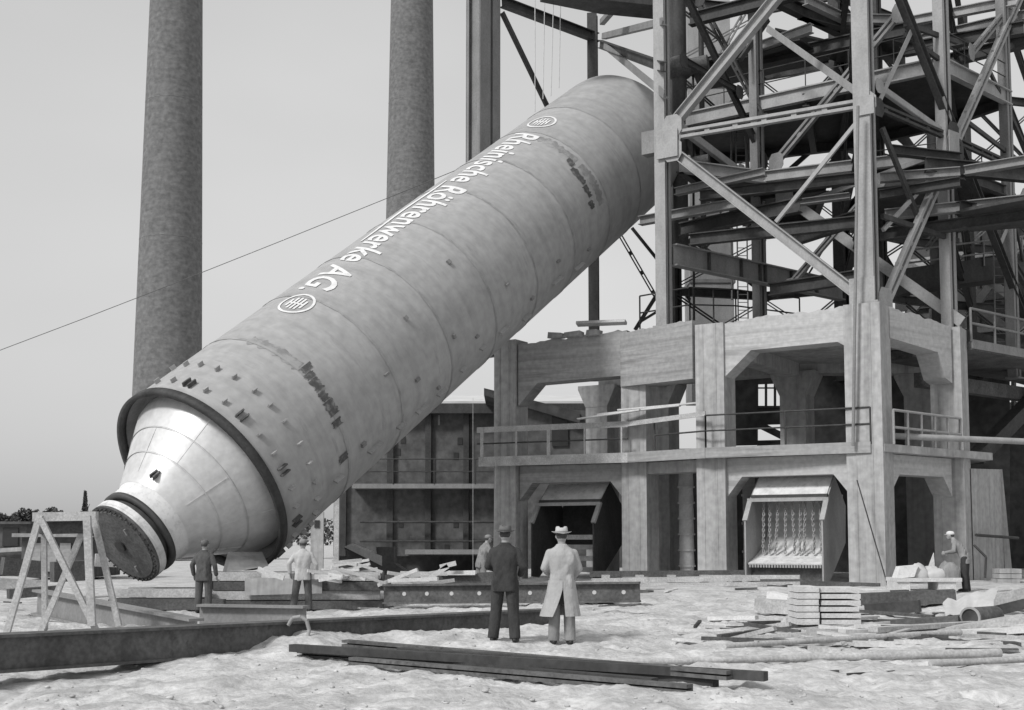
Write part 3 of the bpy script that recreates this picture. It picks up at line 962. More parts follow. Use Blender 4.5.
PALE, MID, DK = 'steel_pale', 'steel', 'steel_dark'
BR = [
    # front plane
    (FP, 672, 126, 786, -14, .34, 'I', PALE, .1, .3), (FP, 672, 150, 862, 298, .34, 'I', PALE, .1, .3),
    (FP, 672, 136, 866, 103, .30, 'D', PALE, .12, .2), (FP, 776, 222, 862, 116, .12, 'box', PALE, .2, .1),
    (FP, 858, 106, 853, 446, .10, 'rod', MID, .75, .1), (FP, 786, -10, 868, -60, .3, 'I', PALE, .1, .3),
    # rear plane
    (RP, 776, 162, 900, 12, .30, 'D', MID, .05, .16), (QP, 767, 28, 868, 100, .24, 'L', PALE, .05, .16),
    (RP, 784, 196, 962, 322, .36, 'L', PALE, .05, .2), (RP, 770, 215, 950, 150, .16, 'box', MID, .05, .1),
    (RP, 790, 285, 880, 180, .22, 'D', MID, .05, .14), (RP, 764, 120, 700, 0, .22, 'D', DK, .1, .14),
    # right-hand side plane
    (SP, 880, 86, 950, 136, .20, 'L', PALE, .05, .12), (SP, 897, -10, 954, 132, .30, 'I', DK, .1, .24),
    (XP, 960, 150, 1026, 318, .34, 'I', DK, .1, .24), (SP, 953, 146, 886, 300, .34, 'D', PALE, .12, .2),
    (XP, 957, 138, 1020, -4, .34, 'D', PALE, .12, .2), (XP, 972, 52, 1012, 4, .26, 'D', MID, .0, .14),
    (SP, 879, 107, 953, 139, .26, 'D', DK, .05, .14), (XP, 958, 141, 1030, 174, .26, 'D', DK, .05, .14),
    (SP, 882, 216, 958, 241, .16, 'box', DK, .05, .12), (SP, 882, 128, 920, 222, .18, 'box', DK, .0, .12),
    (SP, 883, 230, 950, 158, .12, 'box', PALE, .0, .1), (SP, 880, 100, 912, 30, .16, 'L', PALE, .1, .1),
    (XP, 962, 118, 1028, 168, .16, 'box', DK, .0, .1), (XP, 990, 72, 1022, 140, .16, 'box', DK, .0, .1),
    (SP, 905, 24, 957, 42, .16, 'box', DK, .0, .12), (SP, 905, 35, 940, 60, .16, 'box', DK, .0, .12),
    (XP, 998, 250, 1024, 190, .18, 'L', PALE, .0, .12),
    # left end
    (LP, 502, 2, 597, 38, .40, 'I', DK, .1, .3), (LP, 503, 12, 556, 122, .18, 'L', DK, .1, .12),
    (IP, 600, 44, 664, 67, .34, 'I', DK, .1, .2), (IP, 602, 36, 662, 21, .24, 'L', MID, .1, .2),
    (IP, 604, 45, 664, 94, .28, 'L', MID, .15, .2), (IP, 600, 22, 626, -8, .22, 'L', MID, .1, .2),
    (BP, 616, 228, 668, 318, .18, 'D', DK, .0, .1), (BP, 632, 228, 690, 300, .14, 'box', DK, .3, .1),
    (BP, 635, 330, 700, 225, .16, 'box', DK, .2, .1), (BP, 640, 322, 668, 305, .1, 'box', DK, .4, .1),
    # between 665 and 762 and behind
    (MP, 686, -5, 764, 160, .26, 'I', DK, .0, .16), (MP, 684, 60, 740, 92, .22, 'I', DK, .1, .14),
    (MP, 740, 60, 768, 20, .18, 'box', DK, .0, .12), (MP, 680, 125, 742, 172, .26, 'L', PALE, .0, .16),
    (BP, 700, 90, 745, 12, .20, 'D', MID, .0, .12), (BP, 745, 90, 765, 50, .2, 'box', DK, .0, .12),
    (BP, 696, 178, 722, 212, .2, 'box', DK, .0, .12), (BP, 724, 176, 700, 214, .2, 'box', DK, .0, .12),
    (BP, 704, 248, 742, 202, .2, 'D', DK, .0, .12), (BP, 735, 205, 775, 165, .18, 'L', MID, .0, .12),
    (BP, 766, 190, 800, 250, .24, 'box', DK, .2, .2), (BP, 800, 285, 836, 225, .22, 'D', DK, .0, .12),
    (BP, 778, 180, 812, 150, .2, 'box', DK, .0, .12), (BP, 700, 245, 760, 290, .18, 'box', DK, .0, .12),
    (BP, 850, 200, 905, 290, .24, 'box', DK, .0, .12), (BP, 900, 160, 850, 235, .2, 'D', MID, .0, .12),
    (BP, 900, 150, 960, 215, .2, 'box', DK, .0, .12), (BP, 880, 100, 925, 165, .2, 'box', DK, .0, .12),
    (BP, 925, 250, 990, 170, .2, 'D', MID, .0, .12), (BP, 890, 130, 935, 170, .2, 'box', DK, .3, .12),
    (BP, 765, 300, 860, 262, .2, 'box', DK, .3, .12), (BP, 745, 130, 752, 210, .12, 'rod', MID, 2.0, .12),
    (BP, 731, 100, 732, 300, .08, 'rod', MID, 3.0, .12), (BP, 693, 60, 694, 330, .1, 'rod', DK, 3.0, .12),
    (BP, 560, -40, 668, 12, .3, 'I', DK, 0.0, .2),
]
for (P, x0, y0, x1, y1, w, st, m, off, t) in BR:
    brace(P, x0, y0, x1, y1, w, st, m, off, t)
for y in (19.5,):
    pass
for (P, x0, y0, x1, y1, w_, st, m, off, t) in BR:
    if P in (FP, SP, RP, XP, MP) and w_ >= .2 and st != 'rod':
        for x, y in ((x0, y0), (x1, y1)):
            if -5 < y < 320 and x < 1020:
                q = P.pt(x, y, off + t / 2 + .012); b = MB(); hw = w_ * 1.05
                b.prism([q + P.u * (hw * cx_) + V((0, 0, hw * cz_)) for cx_, cz_ in ((-1, -.6), (-.5, -1.1), (.6, -1.1), (1, -.5), (1, .6), (.5, 1.1), (-.6, 1.1), (-1, .5))], -P.n * .02)
                build('gusset_plate', b, m, tw)
# gusset plates
for P, x, y, w, h in ((FP, 667, 144, .8, .95), (FP, 862, 292, .8, .9), (SP, 954, 143, .6, .8), (FP, 866, 105, .5, .6)):
    p = P.pt(x, y, .32); b = MB(); b.obox(p, P.u * w / 2, P.n * .02, V((0, 0, h / 2)))
    build('gusset_plate', b, PALE, tw)
# clamp holding the vessel head
p = FP.pt(655, 143, .0); b = MB(); b.obox(p, FP.u * .42, FP.n * .2, V((0, 0, .4)))
build('clamp', b, MID, tw)


dc = empty('sheet_duct', (0.161 * 57, 57, 8), 'tall pale sheet-metal duct standing inside the tower, left of its middle', 'duct')
dx0, dx1 = (693 - 512) / FPX * 57, (737 - 512) / FPX * 57
b = MB(); b.box(dx0, dx1, 57, 59, 8, 27); build('duct_shell', b, 'steel_pale', dc)
for z in (10.5, 13.5, 16.6, 19.7, 22.8):
    b = MB(); b.box(dx0 - .07, dx1 + .07, 56.93, 59.07, z, z + .16); build('duct_flange', b, 'steel', dc)
pp_ = empty('riser_pipe', (0.138 * 50, 50, 15), 'dark riser pipe with valve bodies behind the front tower column', 'pipe')
xp = (684 - 512) / FPX * 49; b = MB(); b.tube((xp, 49, 13), (xp, 49, 27), .3, .3, 16); build('riser', b, DK, pp_)
for zz, rr in ((20.6, .62), (16.6, .5), (18.0, .42)):
    b = MB(); b.ell((xp, 49, zz), (rr, rr, rr * .8), 18, 12); b.tube((xp, 49, zz), (xp + 1.1, 48.6, zz + .1), rr * .5, rr * .5, 14); build('valve_body', b, 'rust', pp_)
b = MB(); b.tube((xp + .9, 49, 13), (xp + .9, 49, 27), .11, .11, 10); build('side_pipe', b, DK, pp_)

# floors: dark plated decks with pale edge girders
def girder(a, b_, z, h=0.55, w=0.28, m='steel', name='girder'):
    mb = MB(); mb.ibar(V((a[0], a[1], z)), V((b_[0], b_[1], z)), h, w, None)
    return build(name, mb, m, tw)


def floor(pts, z, ed=0.5, pale=(), th=0.12, joists=0, hole=None):
    b = MB(); b.prism([V((p[0], p[1], z)) for p in pts], (0, 0, th))
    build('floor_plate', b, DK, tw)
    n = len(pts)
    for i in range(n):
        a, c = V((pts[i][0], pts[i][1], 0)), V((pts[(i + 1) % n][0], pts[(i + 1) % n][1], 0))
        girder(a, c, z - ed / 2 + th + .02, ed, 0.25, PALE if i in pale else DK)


zA = 18.4
floor([(6.9, 48.4), (15.06, 42.6), (18.8, 46), (17.2, 48.6), (14.4, 51.2), (8.1, 53.8)], zA, 0.55, (0, 1))
for t in (0.25, 0.5, 0.75):
    a = V((6.9, 48.4, 0)).lerp(V((15.06, 42.6, 0)), t); c = V((8.1, 53.8, 0)).lerp(V((17.2, 48.6, 0)), t)
    girder(a, c, zA - 0.35, 0.5, 0.25, DK)
zB = 14.9
floor([(5.9, 43.2), (9.2, 44.6), (9.4, 49.0), (8.9, 48.8)], zB, 0.45, (0,))
floor([(9.2, 44.6), (14.6, 42.1), (14.9, 43.4), (9.4, 46.6)], zB, 0.40, (0,))
floor([(9.4, 46.6), (11.6, 45.3), (12.2, 49.5), (9.6, 50.5)], zB - .15, 0.40)
floor([(13.2, 45.2), (16, 43.8), (18.5, 46), (17, 50), (13.6, 50.8)], zB - .15, 0.40)
# upper framing, open between the beams
zC = 22.0
for (x0, y0, x1, y1), m in [((748, 51, 812, 28), PALE), ((805, 0, 845, 19), PALE), ((845, 19, 905, 20), MID), ((912, 21, 1016, 1), PALE),
                            ((800, 12, 905, 40), DK), ((752, 62, 905, 30), DK), ((690, 20, 800, -8), DK), ((905, 50, 1024, 28), DK),
                            ((770, -4, 905, 62), DK), ((690, 70, 790, 40), DK), ((900, 44, 1030, 14), MID), ((880, 78, 1030, 40), DK)]:
    d0, d1 = ray(x0, y0), ray(x1, y1)
    z0 = zC if y0 < 45 else zC - 1.0
    a = EYE + d0 * ((z0 - 1.65) / d0.z); c = EYE + d1 * ((z0 - 1.65) / d1.z)
    hh = 0.36 if m != DK else 0.5
    mb = MB(); mb.ibar(a, c, hh, 0.34 if m == DK else .26, None); build('girder', mb, m, tw)
b = MB(); pl = [onz(x, y, zC) for x, y in ((775, 30), (845, 46), (905, 40), (905, 56), (850, 66), (780, 44))]
b.prism(pl, (0, 0, .1)); build('floor_plate', b, DK, tw)
b = MB(); pl = [onz(x, y, zC) for x, y in ((548, -6), (662, 6), (662, 20), (600, 14), (540, 2))]
b.prism(pl, (0, 0, .3)); build('floor_plate', b, DK, tw)
b = MB(); pl = [onz(x, y, zC - 1) for x, y in ((690, 66), (745, 50), (800, 40), (830, 60), (700, 92))]
b.prism(pl, (0, 0, .1)); build('floor_plate', b, DK, tw)
# lower framing
for (x0, y0, x1, y1, z, h, m) in [(640, 221, 740, 203, 13.2, .32, MID), (676, 192, 765, 172, 14.0, .26, MID), (681, 230, 800, 205, 12.9, .5, DK),
                                  (690, 240, 860, 222, 12.0, .4, DK), (700, 196, 860, 178, 13.6, .35, DK),
                                  (780, 205, 850, 196, 13.4, .2, MID), (790, 240, 870, 214, 12.4, .5, DK), (880, 178, 960, 172, 13.5, .3, MID),
                                  (880, 195, 960, 182, 13.0, .3, DK), (965, 171, 1030, 160, 13.6, .3, MID), (885, 215, 1030, 200, 12.5, .35, MID),
                                  (880, 235, 1030, 215, 12.0, .4, DK), (960, 206, 1030, 224, 12.4, .35, DK), (770, 290, 862, 276, 10.6, .45, DK),
                                  (925, 165, 1030, 175, 13.8, .5, DK), (890, 150, 960, 158, 14.2, .3, DK)]:
    a = onz(x0, y0, z); c = onz(x1, y1, z)
    k_ = 1.0
    if a.y > 62 or c.y > 62: continue
    mb = MB(); mb.ibar(a, c, h, 0.3, None); build('girder', mb, m, tw)
b = MB(); pl = [onz(x, y, 12.2) for x, y in ((960, 212), (1050, 195), (1050, 226), (970, 232))]
b.prism(pl, (0, 0, .1)); build('floor_plate', b, DK, tw)
# rear lattice: levels tied by beams and crossed angles
LV = [9.3, 12.2, 14.9, 18.4, 22.0, 25.0]
CB = [V((0.139 * 52.5 - .35, 52.5, 0)), V((0.205 * 53.6, 53.6, 0)), c845, V((0.318 * 54.5, 54.5, 0)), V((0.372 * 56, 56, 0)), V((0.43 * 57, 57, 0))]
for i, (pa, pb) in enumerate(zip(CB, CB[1:])):
    nn = V(((pb - pa).y, -(pb - pa).x, 0)).normalized()
    for j, (z0, z1) in enumerate(zip(LV, LV[1:])):
        mb = MB(); mb.ibar(atz(pa, z1), atz(pb, z1), .36, .2); build('girder', mb, DK, tw)
        if (i + j) % 3 != 2:
            mb = MB()
            for k in (-1, 1): mb.bar(atz(pa, z0 + .2) + V((0, 0, k * .07)), atz(pb, z1 - .2) + V((0, 0, k * .07)), .05, .08, nn)
            build('cross_angle', mb, DK if j % 2 else MID, tw)
            mb = MB()
            for k in (-1, 1): mb.bar(atz(pb, z0 + .2) + V((0, 0, k * .07)) + nn * .12, atz(pa, z1 - .2) + V((0, 0, k * .07)) + nn * .12, .05, .08, nn)
            build('cross_angle', mb, DK, tw)
    if i not in (0, 2): column(pb, .26, .3, H0 - .6, 26, (pb - pa).normalized(), DK)
for z in LV[1:]:          # ties from the front columns to the rear lattice
    for pa, pb in ((c762, CB[1]), (c872, c845), (c955, CB[4]), (c1018, CB[5])):
        mb = MB(); mb.ibar(atz(pa, z - .1), atz(pb, z - .1), .34, .2); build('girder', mb, DK, tw)
for (pa, pb, z0, z1) in ((c762, CB[1], 9.3, 14.9), (c872, c845, 15, 22), (c955, CB[4], 12, 18), (c1018, CB[5], 9, 15), (c762, CB[1], 18.4, 25), (c955, CB[4], 18.4, 24)):
    for k in (0, 1):
        a_, b2_ = (z0, z1) if k else (z1, z0)
        mb = MB(); mb.tube(atz(pa, a_), atz(pb, b2_), .055, .055, 6); build('tie_rod', mb, DK, tw)
# handrails round the floors, ladder
railing(tw, [V((6.9, 48.4, zA + .12)), V((15.06, 42.6, zA + .12)), V((18.8, 46, zA + .12))], 1.05, DK, 1.5, (1.0, .5), .022)
railing(tw, [V((13.2, 45.2, zB)), V((16, 43.8, zB)), V((18.5, 46, zB))], 1.05, DK, 1.5, (1.0, .5), .022)
for xq, yq, z0, z1 in ((0.187 * 50, 50, 9, 18.4), (0.395 * 47, 47, 8.5, 14.9)):
    mb = MB()
    for k in (-.2, .2): mb.tube((xq + k, yq, z0), (xq + k, yq - .1, z1), .03, .03, 6)
    z = z0
    while z < z1: mb.tube((xq - .2, yq, z), (xq + .2, yq, z), .018, .018, 5); z += .32
    build('ladder', mb, MID, tw)
# the numbered main girder
ga_ = V((c665.x + .35, c665.y + .1, 0)); gb_ = V((13.0, 48.6, 0))
zt0 = at(677, 244, ga_.y).z; zt1 = at(848, 287, gb_.y).z
GP = Plane(ga_, gb_)
a = V((ga_.x, ga_.y, zt0 - .38)); c = V((gb_.x, gb_.y, zt0 - .38))
mb = MB(); mb.ibar(a, c, 0.76, 0.34, None, 0.05, 0.05)
gd = build('main_girder', mb, 'steel', tw)
dg_ = (c - a).normalized(); ng = V((dg_.y, -dg_.x, 0)); ng = -ng if ng.y > 0 else ng
for t in (0.18, 0.36, 0.47, 0.5, 0.66, 0.82):
    p = a.lerp(c, t) + ng * .09; mb = MB(); mb.obox(p, dg_ * .03, ng * .06, V((0, 0, .32)))
    build('stiffener', mb, 'steel_dark', gd)
bm = text_bm('02', 0, .02)
tx = bm
hit = GP.pt(803, 291)
for v in bm.verts:
    v.co = V((hit.x, hit.y, a.z)) + ng * .045 + dg_ * (v.co.x * .62) + V((0, 0, (v.co.y - .36) * .66)) - V(WORLD[gd])
bm_obj('numerals', bm, 'white', gd)
# railings on the concrete top
railing(tw, [at(640, 330, 45), at(690, 322, 44.0), at(736, 322, 47.0), at(800, 330, 48)], 1.25, DK, 1.6, (1.0, .5), .03)

# ------------------------------------------------------------------ walkway and dark building on the right
wk = empty('side_walkway', (16.5, 42.6, 7.9), 'raised walkway with railing leaving the tower on the right', 'walkway')
w0 = COL[5] + dSP * 0.6 + nSP * 0.5; w1 = w0 + dSP * 9
z_ = at(973, 341, w0.y).z
b = MB(); b.prism([atz(p, z_ - .3) for p in (w0, w1, w1 - nSP * 3.5, w0 - nSP * 3.5)], (0, 0, .3)); build('walkway_deck', b, 'rust', wk)
b = MB(); b.bar(atz(w0, z_ - .1) + nSP * .03, atz(w1, z_ - .1) + nSP * .03, .3, .06, nSP); build('edge_beam', b, MID, wk)
railing(wk, [atz(w0, z_), atz(w1, z_)], 1.1, MID, 1.4, (1.0, .55), .045)
b = MB(); b.bar(atz(w0, z_ - 1.1) - nSP * 2, atz(w1, z_ - 1.1) - nSP * 2, .5, .4, nSP); build('under_beam', b, 'rust', wk)
b = MB(); b.bar(V((0.372 * 45, 45, 4.6)), V((0.43 * 47, 47, 7.4)), .5, .5, nSP); build('prop', b, DK, wk)
pipe0 = at(893, 436, 38.6); pipe1 = at(1060, 443, 40.5)
b = MB(); b.tube(pipe0, pipe1, .1, .1, 12); tag(build('scaffold_pipe', b, PALE), 'long pale pipe running level along the right side at deck height', 'pipe')

rb = empty('dark_building', (24, 60, .2), 'dark industrial building behind the tower on the right', 'building')
b = MB(); q0 = at(886, 560, 64); q1 = at(1140, 560, 56)
RBP = Plane(q0, q1)


def rq(x0, y0, x1, y1, m, t=.3, off=0., name='wall'):
    p = [RBP.pt(x, y, off) for x, y in ((x0, y0), (x1, y0), (x1, y1), (x0, y1))]
    za = p[0].z; zb = p[3].z
    p[1].z = za; p[2].z = zb
    b = MB(); b.prism(p, -RBP.n * t); return build(name, b, m, rb)


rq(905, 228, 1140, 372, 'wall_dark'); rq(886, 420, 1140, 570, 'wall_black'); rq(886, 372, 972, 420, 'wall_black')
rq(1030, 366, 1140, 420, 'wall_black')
for x in (972, 985, 998, 1011):
    rq(x, 372, x + 3, 420, 'steel_dark', name='mullion')
rq(972, 392, 1034, 395, 'steel_dark', .2, .05, 'mullion'); rq(972, 405, 1034, 420, 'wall_dark', .2, .0, 'wall')
for y0, y1, m in ((232, 238, MID), (262, 270, 'concrete_grey'), (300, 312, DK), (336, 342, MID)):
    rq(895, y0, 1140, y1 , m, .2, .25, 'band')
for k_ in range(9):
    x = 905 + k_ * 24
    rq(x, 228, x + 3, 372, DK, .2, .2, 'pilaster')
p = [RBP.pt(880, 228, 1.), RBP.pt(1140, 190, 1.)]
b = MB(); a = RBP.pt(900, 224, .6); c = RBP.pt(1140, 215, .6); c.z = a.z
b.prism([a, c, c - RBP.n * 8 + V((0, 0, 1.6)), a - RBP.n * 8 + V((0, 0, 1.6))], (0, 0, .2)); build('roof', b, DK, rb)
for (x0, y0, x1, y1) in ((905, 262, 1010, 330), (930, 240, 1030, 310), (960, 255, 905, 320), (1024, 240, 965, 320)):
    a = RBP.pt(x0, y0, 3); c = RBP.pt(x1, y1, 3); b = MB(); b.bar(a, c, .35, .2, RBP.n); build('strut', b, MID, rb)
# conveyor bridge pieces behind the walkway
cb = empty('conveyor_bridge', (20, 50, 8.5), 'dark sloping conveyor bridge passing behind the right tower columns', 'bridge')
for k_, (x0, y0, x1, y1, w, m) in enumerate(((895, 330, 1060, 375, 1.3, DK), (900, 283, 1060, 262, .9, DK), (970, 395, 1040, 340, .5, DK))):
    a = at(x0, y0, 49); c = at(x1, y1, 51); b = MB(); b.bar(a, c, w, 1.2, (0, -1, 0)); build(['trough', 'upper_girder', 'leg'][k_], b, m, cb)
railing(cb, [at(905, 276, 48.3), at(1060, 256, 50.3)], 1.0, MID, 1.6, (1.0, .5), .04)

# right-hand ground floor: pale board panel, post, railing
pn = empty('shuttered_panel', (15.8, 41, .2), 'pale upright panel with dark rail right of the last column', 'panel')
a = at(974, 575, 41.2); c = at(1005, 575, 43.5); b = MB()
b.prism([atz(a, .2), atz(c, .2), atz(c, 4.1), atz(a, 4.0)], (0.1, .2, 0)); build('board', b, 'concrete', pn)
b = MB(); c2 = at(1013, 575, 43.4); b.prism([atz(c, .2) - V((0, .05, 0)), atz(c2, .2), V((c2.x - .25, c2.y, 4.1)), V((c.x - .1, c.y - .05, 4.1))], (.1, .3, 0)); build('edge_post', b, 'concrete', pn)
b = MB(); b.tube(at(976, 535, 40.9), at(1018, 538, 43), .05, .05, 8); build('rail', b, DK, pn)
b = MB(); b.tube(at(974, 545, 40.4), at(986, 557, 40.2), .04, .04, 8); b.tube(at(986, 557, 40.2), at(985, 578, 40.2), .04, .04, 8)
tag(build('hand_rail', b, DK), 'bent dark handrail beside the pale panel at ground level', 'handrail')
for k_, (x, y) in enumerate(((1005, 575), (1016, 570), (1022, 576))):
    c = at(x, y, 40); b = MB()
    for q in range(3):
        b.obox((c.x + random.uniform(-.1, .1), c.y, .35 + q * .16), (.35, 0, 0), (0, .3, 0), (0, 0, .07))
    if k_ == 0: tag(build('block_pile', b, 'concrete'), 'small pile of pale blocks at the right edge by the panel', 'blocks')

# ------------------------------------------------------------------ loose bits on top of the frame
b = MB(); b.bar(at(577, 324, 43.6), at(626, 322, 42.9), .1, .25, (0, -1, .3))
tag(build('plank', b, 'wood'), 'single plank balanced on the top edge of the left concrete beam', 'plank')
for k_, (x, w) in enumerate(((557, .5), (574, .6), (594, .45))):
    c = at(x, 337 - k_ * 2, 44.0 - k_ * .25); b = MB()
    b.obox((c.x, c.y, ZT + .1), UF * w / 2, VF * .2, V((0, 0, .1)))
    for i in range(len(b.v)): b.v[i] += V((random.uniform(-.04, .04), 0, random.uniform(-.03, .04)))
    tag(build('stone_block', b, 'rubble'), ['rough block on the left concrete beam, nearest its left end', 'widest rough block in the middle of three on the left concrete beam',
        'rough block on the left concrete beam below the thin steel column'][k_], 'block', 'blocks on the left beam')

# ------------------------------------------------------------------ ropes
def rope(pts, r, m, label, group=None, cat='rope', name='hoist_rope'):
    b = MB(); b.path(pts, r, 6); return tag(build(name, b, m), label, cat, group)


top = V((-1.5, 48.0, at(468, 163, 48.0).z)); far = V((-48, 51, 0.2))
mid = [far.lerp(top, t) - V((0, 0, 0.7 * math.sin(t * math.pi))) for t in [i / 12 for i in range(13)]]
rope(mid, .014, 'rope', 'long taut stay wire rising from the left behind the vessel', cat='wire', name='stay_wire')
for k_, (x0, x1, y1) in enumerate(((535, 535, 108), (545, 543, 95), (554, 551, 92), (561, 559, 84))):
    rope([at(x0, -20, 46.5), at(x1, y1 + 4, 46.5)], .018, 'rope_pale', 'thin pale hoisting rope hanging from the tower to the top of the vessel', 'hoisting ropes above the vessel')
rope([at(473, 398, 47), at(473, 575, 47)], .009, 'rope_pale', 'thin pale rope hanging in front of the dark hall, further left', None)
rope([at(496, 460, 44), at(493, 572, 44)], .013, 'rope_pale', 'thin pale rope hanging beside the leftmost concrete column', None)
b = MB(); b.tube(at(857, 480, 37.3), at(887, 583, 37.2), .02, .02, 6)
tag(build('leaning_rod', b, DK), 'thin dark rod leaning against the big concrete corner column', 'rod')

# ------------------------------------------------------------------ hall on the left
ha = empty('workshop_hall', (-1, 66, .2), 'dark workshop hall with catwalk behind the vessel', 'hall')
HY = 66


def hx(px, y=HY): return (px - 512) / FPX * y * 1.0 / (FW.y) * 1.0


def hq(x0, y0, x1, y1, m, Y=HY, t=.3, name='wall'):
    a = at(x0, y0, Y); c = at(x1, y1, Y)
    b = MB(); b.box(a.x, c.x, Y, Y + t, c.z, a.z); return build(name, b, m, ha)


hq(335, 404, 650, 556, 'wall_dark')
hq(335, 556, 650, 585, 'wall_black', HY + .4, .3, 'plinth')
for k_, x in enumerate((343, 390, 428, 466, 503, 541, 579, 617)):
    hq(x - 2.5, 404, x + 2.5, 556, 'steel_dark', HY - .25, .25, 'pilaster')
for x, y in ((398, 452), (403, 440), (460, 441), (456, 456), (401, 524), (456, 524), (447, 548)):
    hq(x - 2.5, y - 3.5, x + 2.5, y + 3.5, 'glass', HY - .03, .06, 'vent')
for x0, y0, x1, y1 in ((410, 536, 428, 552), (438, 415, 440, 425)):
    hq(x0, y0, x1, y1, 'wall_dark' if x1 - x0 > 9 else 'steel', HY - .04, .06, 'repair_patch')
b = MB(); a = at(352, 486, HY - 1.2); c = at(640, 490, HY - 1.2); c.z = a.z
b.box(a.x, c.x, HY - 1.2, HY, a.z - .12, a.z + .12); build('catwalk', b, 'steel', ha)
railing(ha, [V((a.x, HY - 1.2, a.z + .1)), V((c.x, HY - 1.2, a.z + .1))], 1.3, 'steel_dark', 2.0, (1., .5), .035)
b = MB(); a = at(360, 522, HY - .8); c = at(640, 522, HY - .8); b.tube(a, V((c.x, c.y, a.z)), .06, .06, 8)
b.tube(a - V((0, 0, 1.0)), V((c.x, c.y, a.z - 1.0)), .05, .05, 8); build('pipe_run', b, 'steel_dark', ha)
b = MB(); a = at(405, 552, HY - 1.5); c = at(640, 552, HY - 1.5); b.box(a.x, c.x, HY - 1.5, HY, a.z - .12, a.z + .12); build('sill', b, 'steel', ha)
# roof: pale sheet sloping up to the back with a dark eave, and a second gable edge
a = at(330, 404, HY - .6); c = at(660, 404, HY - .6); zr = a.z
b = MB(); b.prism([V((a.x, HY - .6, zr)), V((c.x, HY - .6, zr)), V((c.x, HY + 14, zr + 2.0)), V((a.x, HY + 14, zr + 2.0))], (0, 0, .15)); build('roof', b, 'roof', ha)
b = MB(); b.box(a.x, c.x, HY - .75, HY - .6, zr - .5, zr + .02); build('eave', b, 'steel_dark', ha)
gh = empty('gabled_shed', (2, 62, .2), 'dark gabled roof edge and wall seen through the left bay', 'shed')
a = at(484, 388, 61); c = at(580, 412, 61); b = MB()
b.prism([a, c, c - V((0, 0, .55)), a - V((0, 0, .35))], (0, 8, 0)); build('roof', b, 'wall_black', gh)
b = MB(); a2 = at(500, 408, 61.5); c2 = at(640, 412, 61.5); b.prism([V((a2.x, 61.5, a2.z)), V((c2.x, 61.5, c2.z)), V((c2.x, 61.5, .2)), V((a2.x, 61.5, .2))], (0, .3, 0)); build('wall', b, 'wall_dark', gh)
for x in (516, 560, 596):
    b = MB(); p = at(x, 432, 61.4); b.box(p.x - .4, p.x + .4, 61.4, 61.46, p.z - .7, p.z + .9); build('window', b, 'glass' if x != 516 else 'wood_pale', gh)
# things at the hall foot: light post, door leaf
b = MB(); p = at(336, 560, 60); b.box(p.x - .12, p.x + .12, 60, 60.2, .2, at(336, 490, 60).z); tag(build('timber_post', b, 'wood'), 'tall pale post standing at the left corner of the hall', 'post')
b = MB(); a = at(311, 512, 60); c = at(323, 560, 60); b.box(a.x, c.x, 60, 60.2, .2, a.z)
nb = build('notice_board', b, 'concrete'); tag(nb, 'pale narrow board with a dark square hatch, left of the tall post', 'board')
b = MB(); p = at(317, 524, 60); b.box(p.x - .12, p.x + .12, 59.95, 60, p.z - .18, p.z + .18); build('hatch', b, 'glass', nb)

# ------------------------------------------------------------------ chimneys
def chimney(pxl0, pxr0, y0, pxl1, pxr1, Y, label):
    a, b_ = at(pxl0, y0, Y), at(pxr0, y0, Y); t0, t1 = at(pxl1, 0, Y), at(pxr1, 0, Y)
    ra, rt = (b_.x - a.x) / 2, (t1.x - t0.x) / 2
    za, zt = a.z, t0.z
    k = (rt - ra) / (zt - za)
    H = zt * 1.55
    cx = (a.x + b_.x) / 2
    root = empty('brick_chimney', (cx, Y, 0), label, 'chimney', 'two factory chimneys')
    b = MB(); n = 26
    prof = [(ra + k * (H * i / n - za), H * i / n) for i in range(n + 1)]
    b.lathe(prof, 64); b.v = [p + V((cx, Y, 0)) for p in b.v]
    build('shaft', b, 'brick', root)
    b = MB(); r = prof[-1][0]
    b.lathe([(r + .05, H - .8), (r + .35, H - .6), (r + .35, H), (r - .4, H), (r - .4, H - 3)], 64); b.v = [p + V((cx, Y, 0)) for p in b.v]
    build('cap', b, 'brick', root)
    for q in (0.18, 0.36, 0.52, 0.7):
        z = H * q; r = ra + k * (z - za); b = MB()
        b.lathe([(r, z - .04), (r + .012, z - .03), (r + .012, z + .03), (r, z + .04)], 64); b.v = [p + V((cx, Y, 0)) for p in b.v]
        build('iron_band', b, 'brick', root)


chimney(134, 201, 385, 147, 198, 110, 'nearer thick round brick chimney rising behind the lower end of the vessel')
chimney(387, 434.5, 180, 389, 431, 140, 'farther slimmer brick chimney rising behind the middle of the vessel')

# ------------------------------------------------------------------ trees and sheds on the far left
def leaves(b, c, r, n, s):
    for _ in range(n):
        while True:
            q = V((random.uniform(-1, 1), random.uniform(-1, 1), random.uniform(-1, 1)))
            if 0.15 < q.length < 1: break
        p = c + V((q.x * r[0], q.y * r[1], q.z * r[2]))
        d1 = V((random.gauss(0, 1), random.gauss(0, 1), random.gauss(0, 1))).normalized()
        d2 = d1.orthogonal().normalized() * s * random.uniform(.5, 1.2); d1 = d1 * s * random.uniform(.5, 1.2)
        b.add([p - d1, p + d2 * .6, p + d1, p - d2 * .6], [(0, 1, 2, 3)])


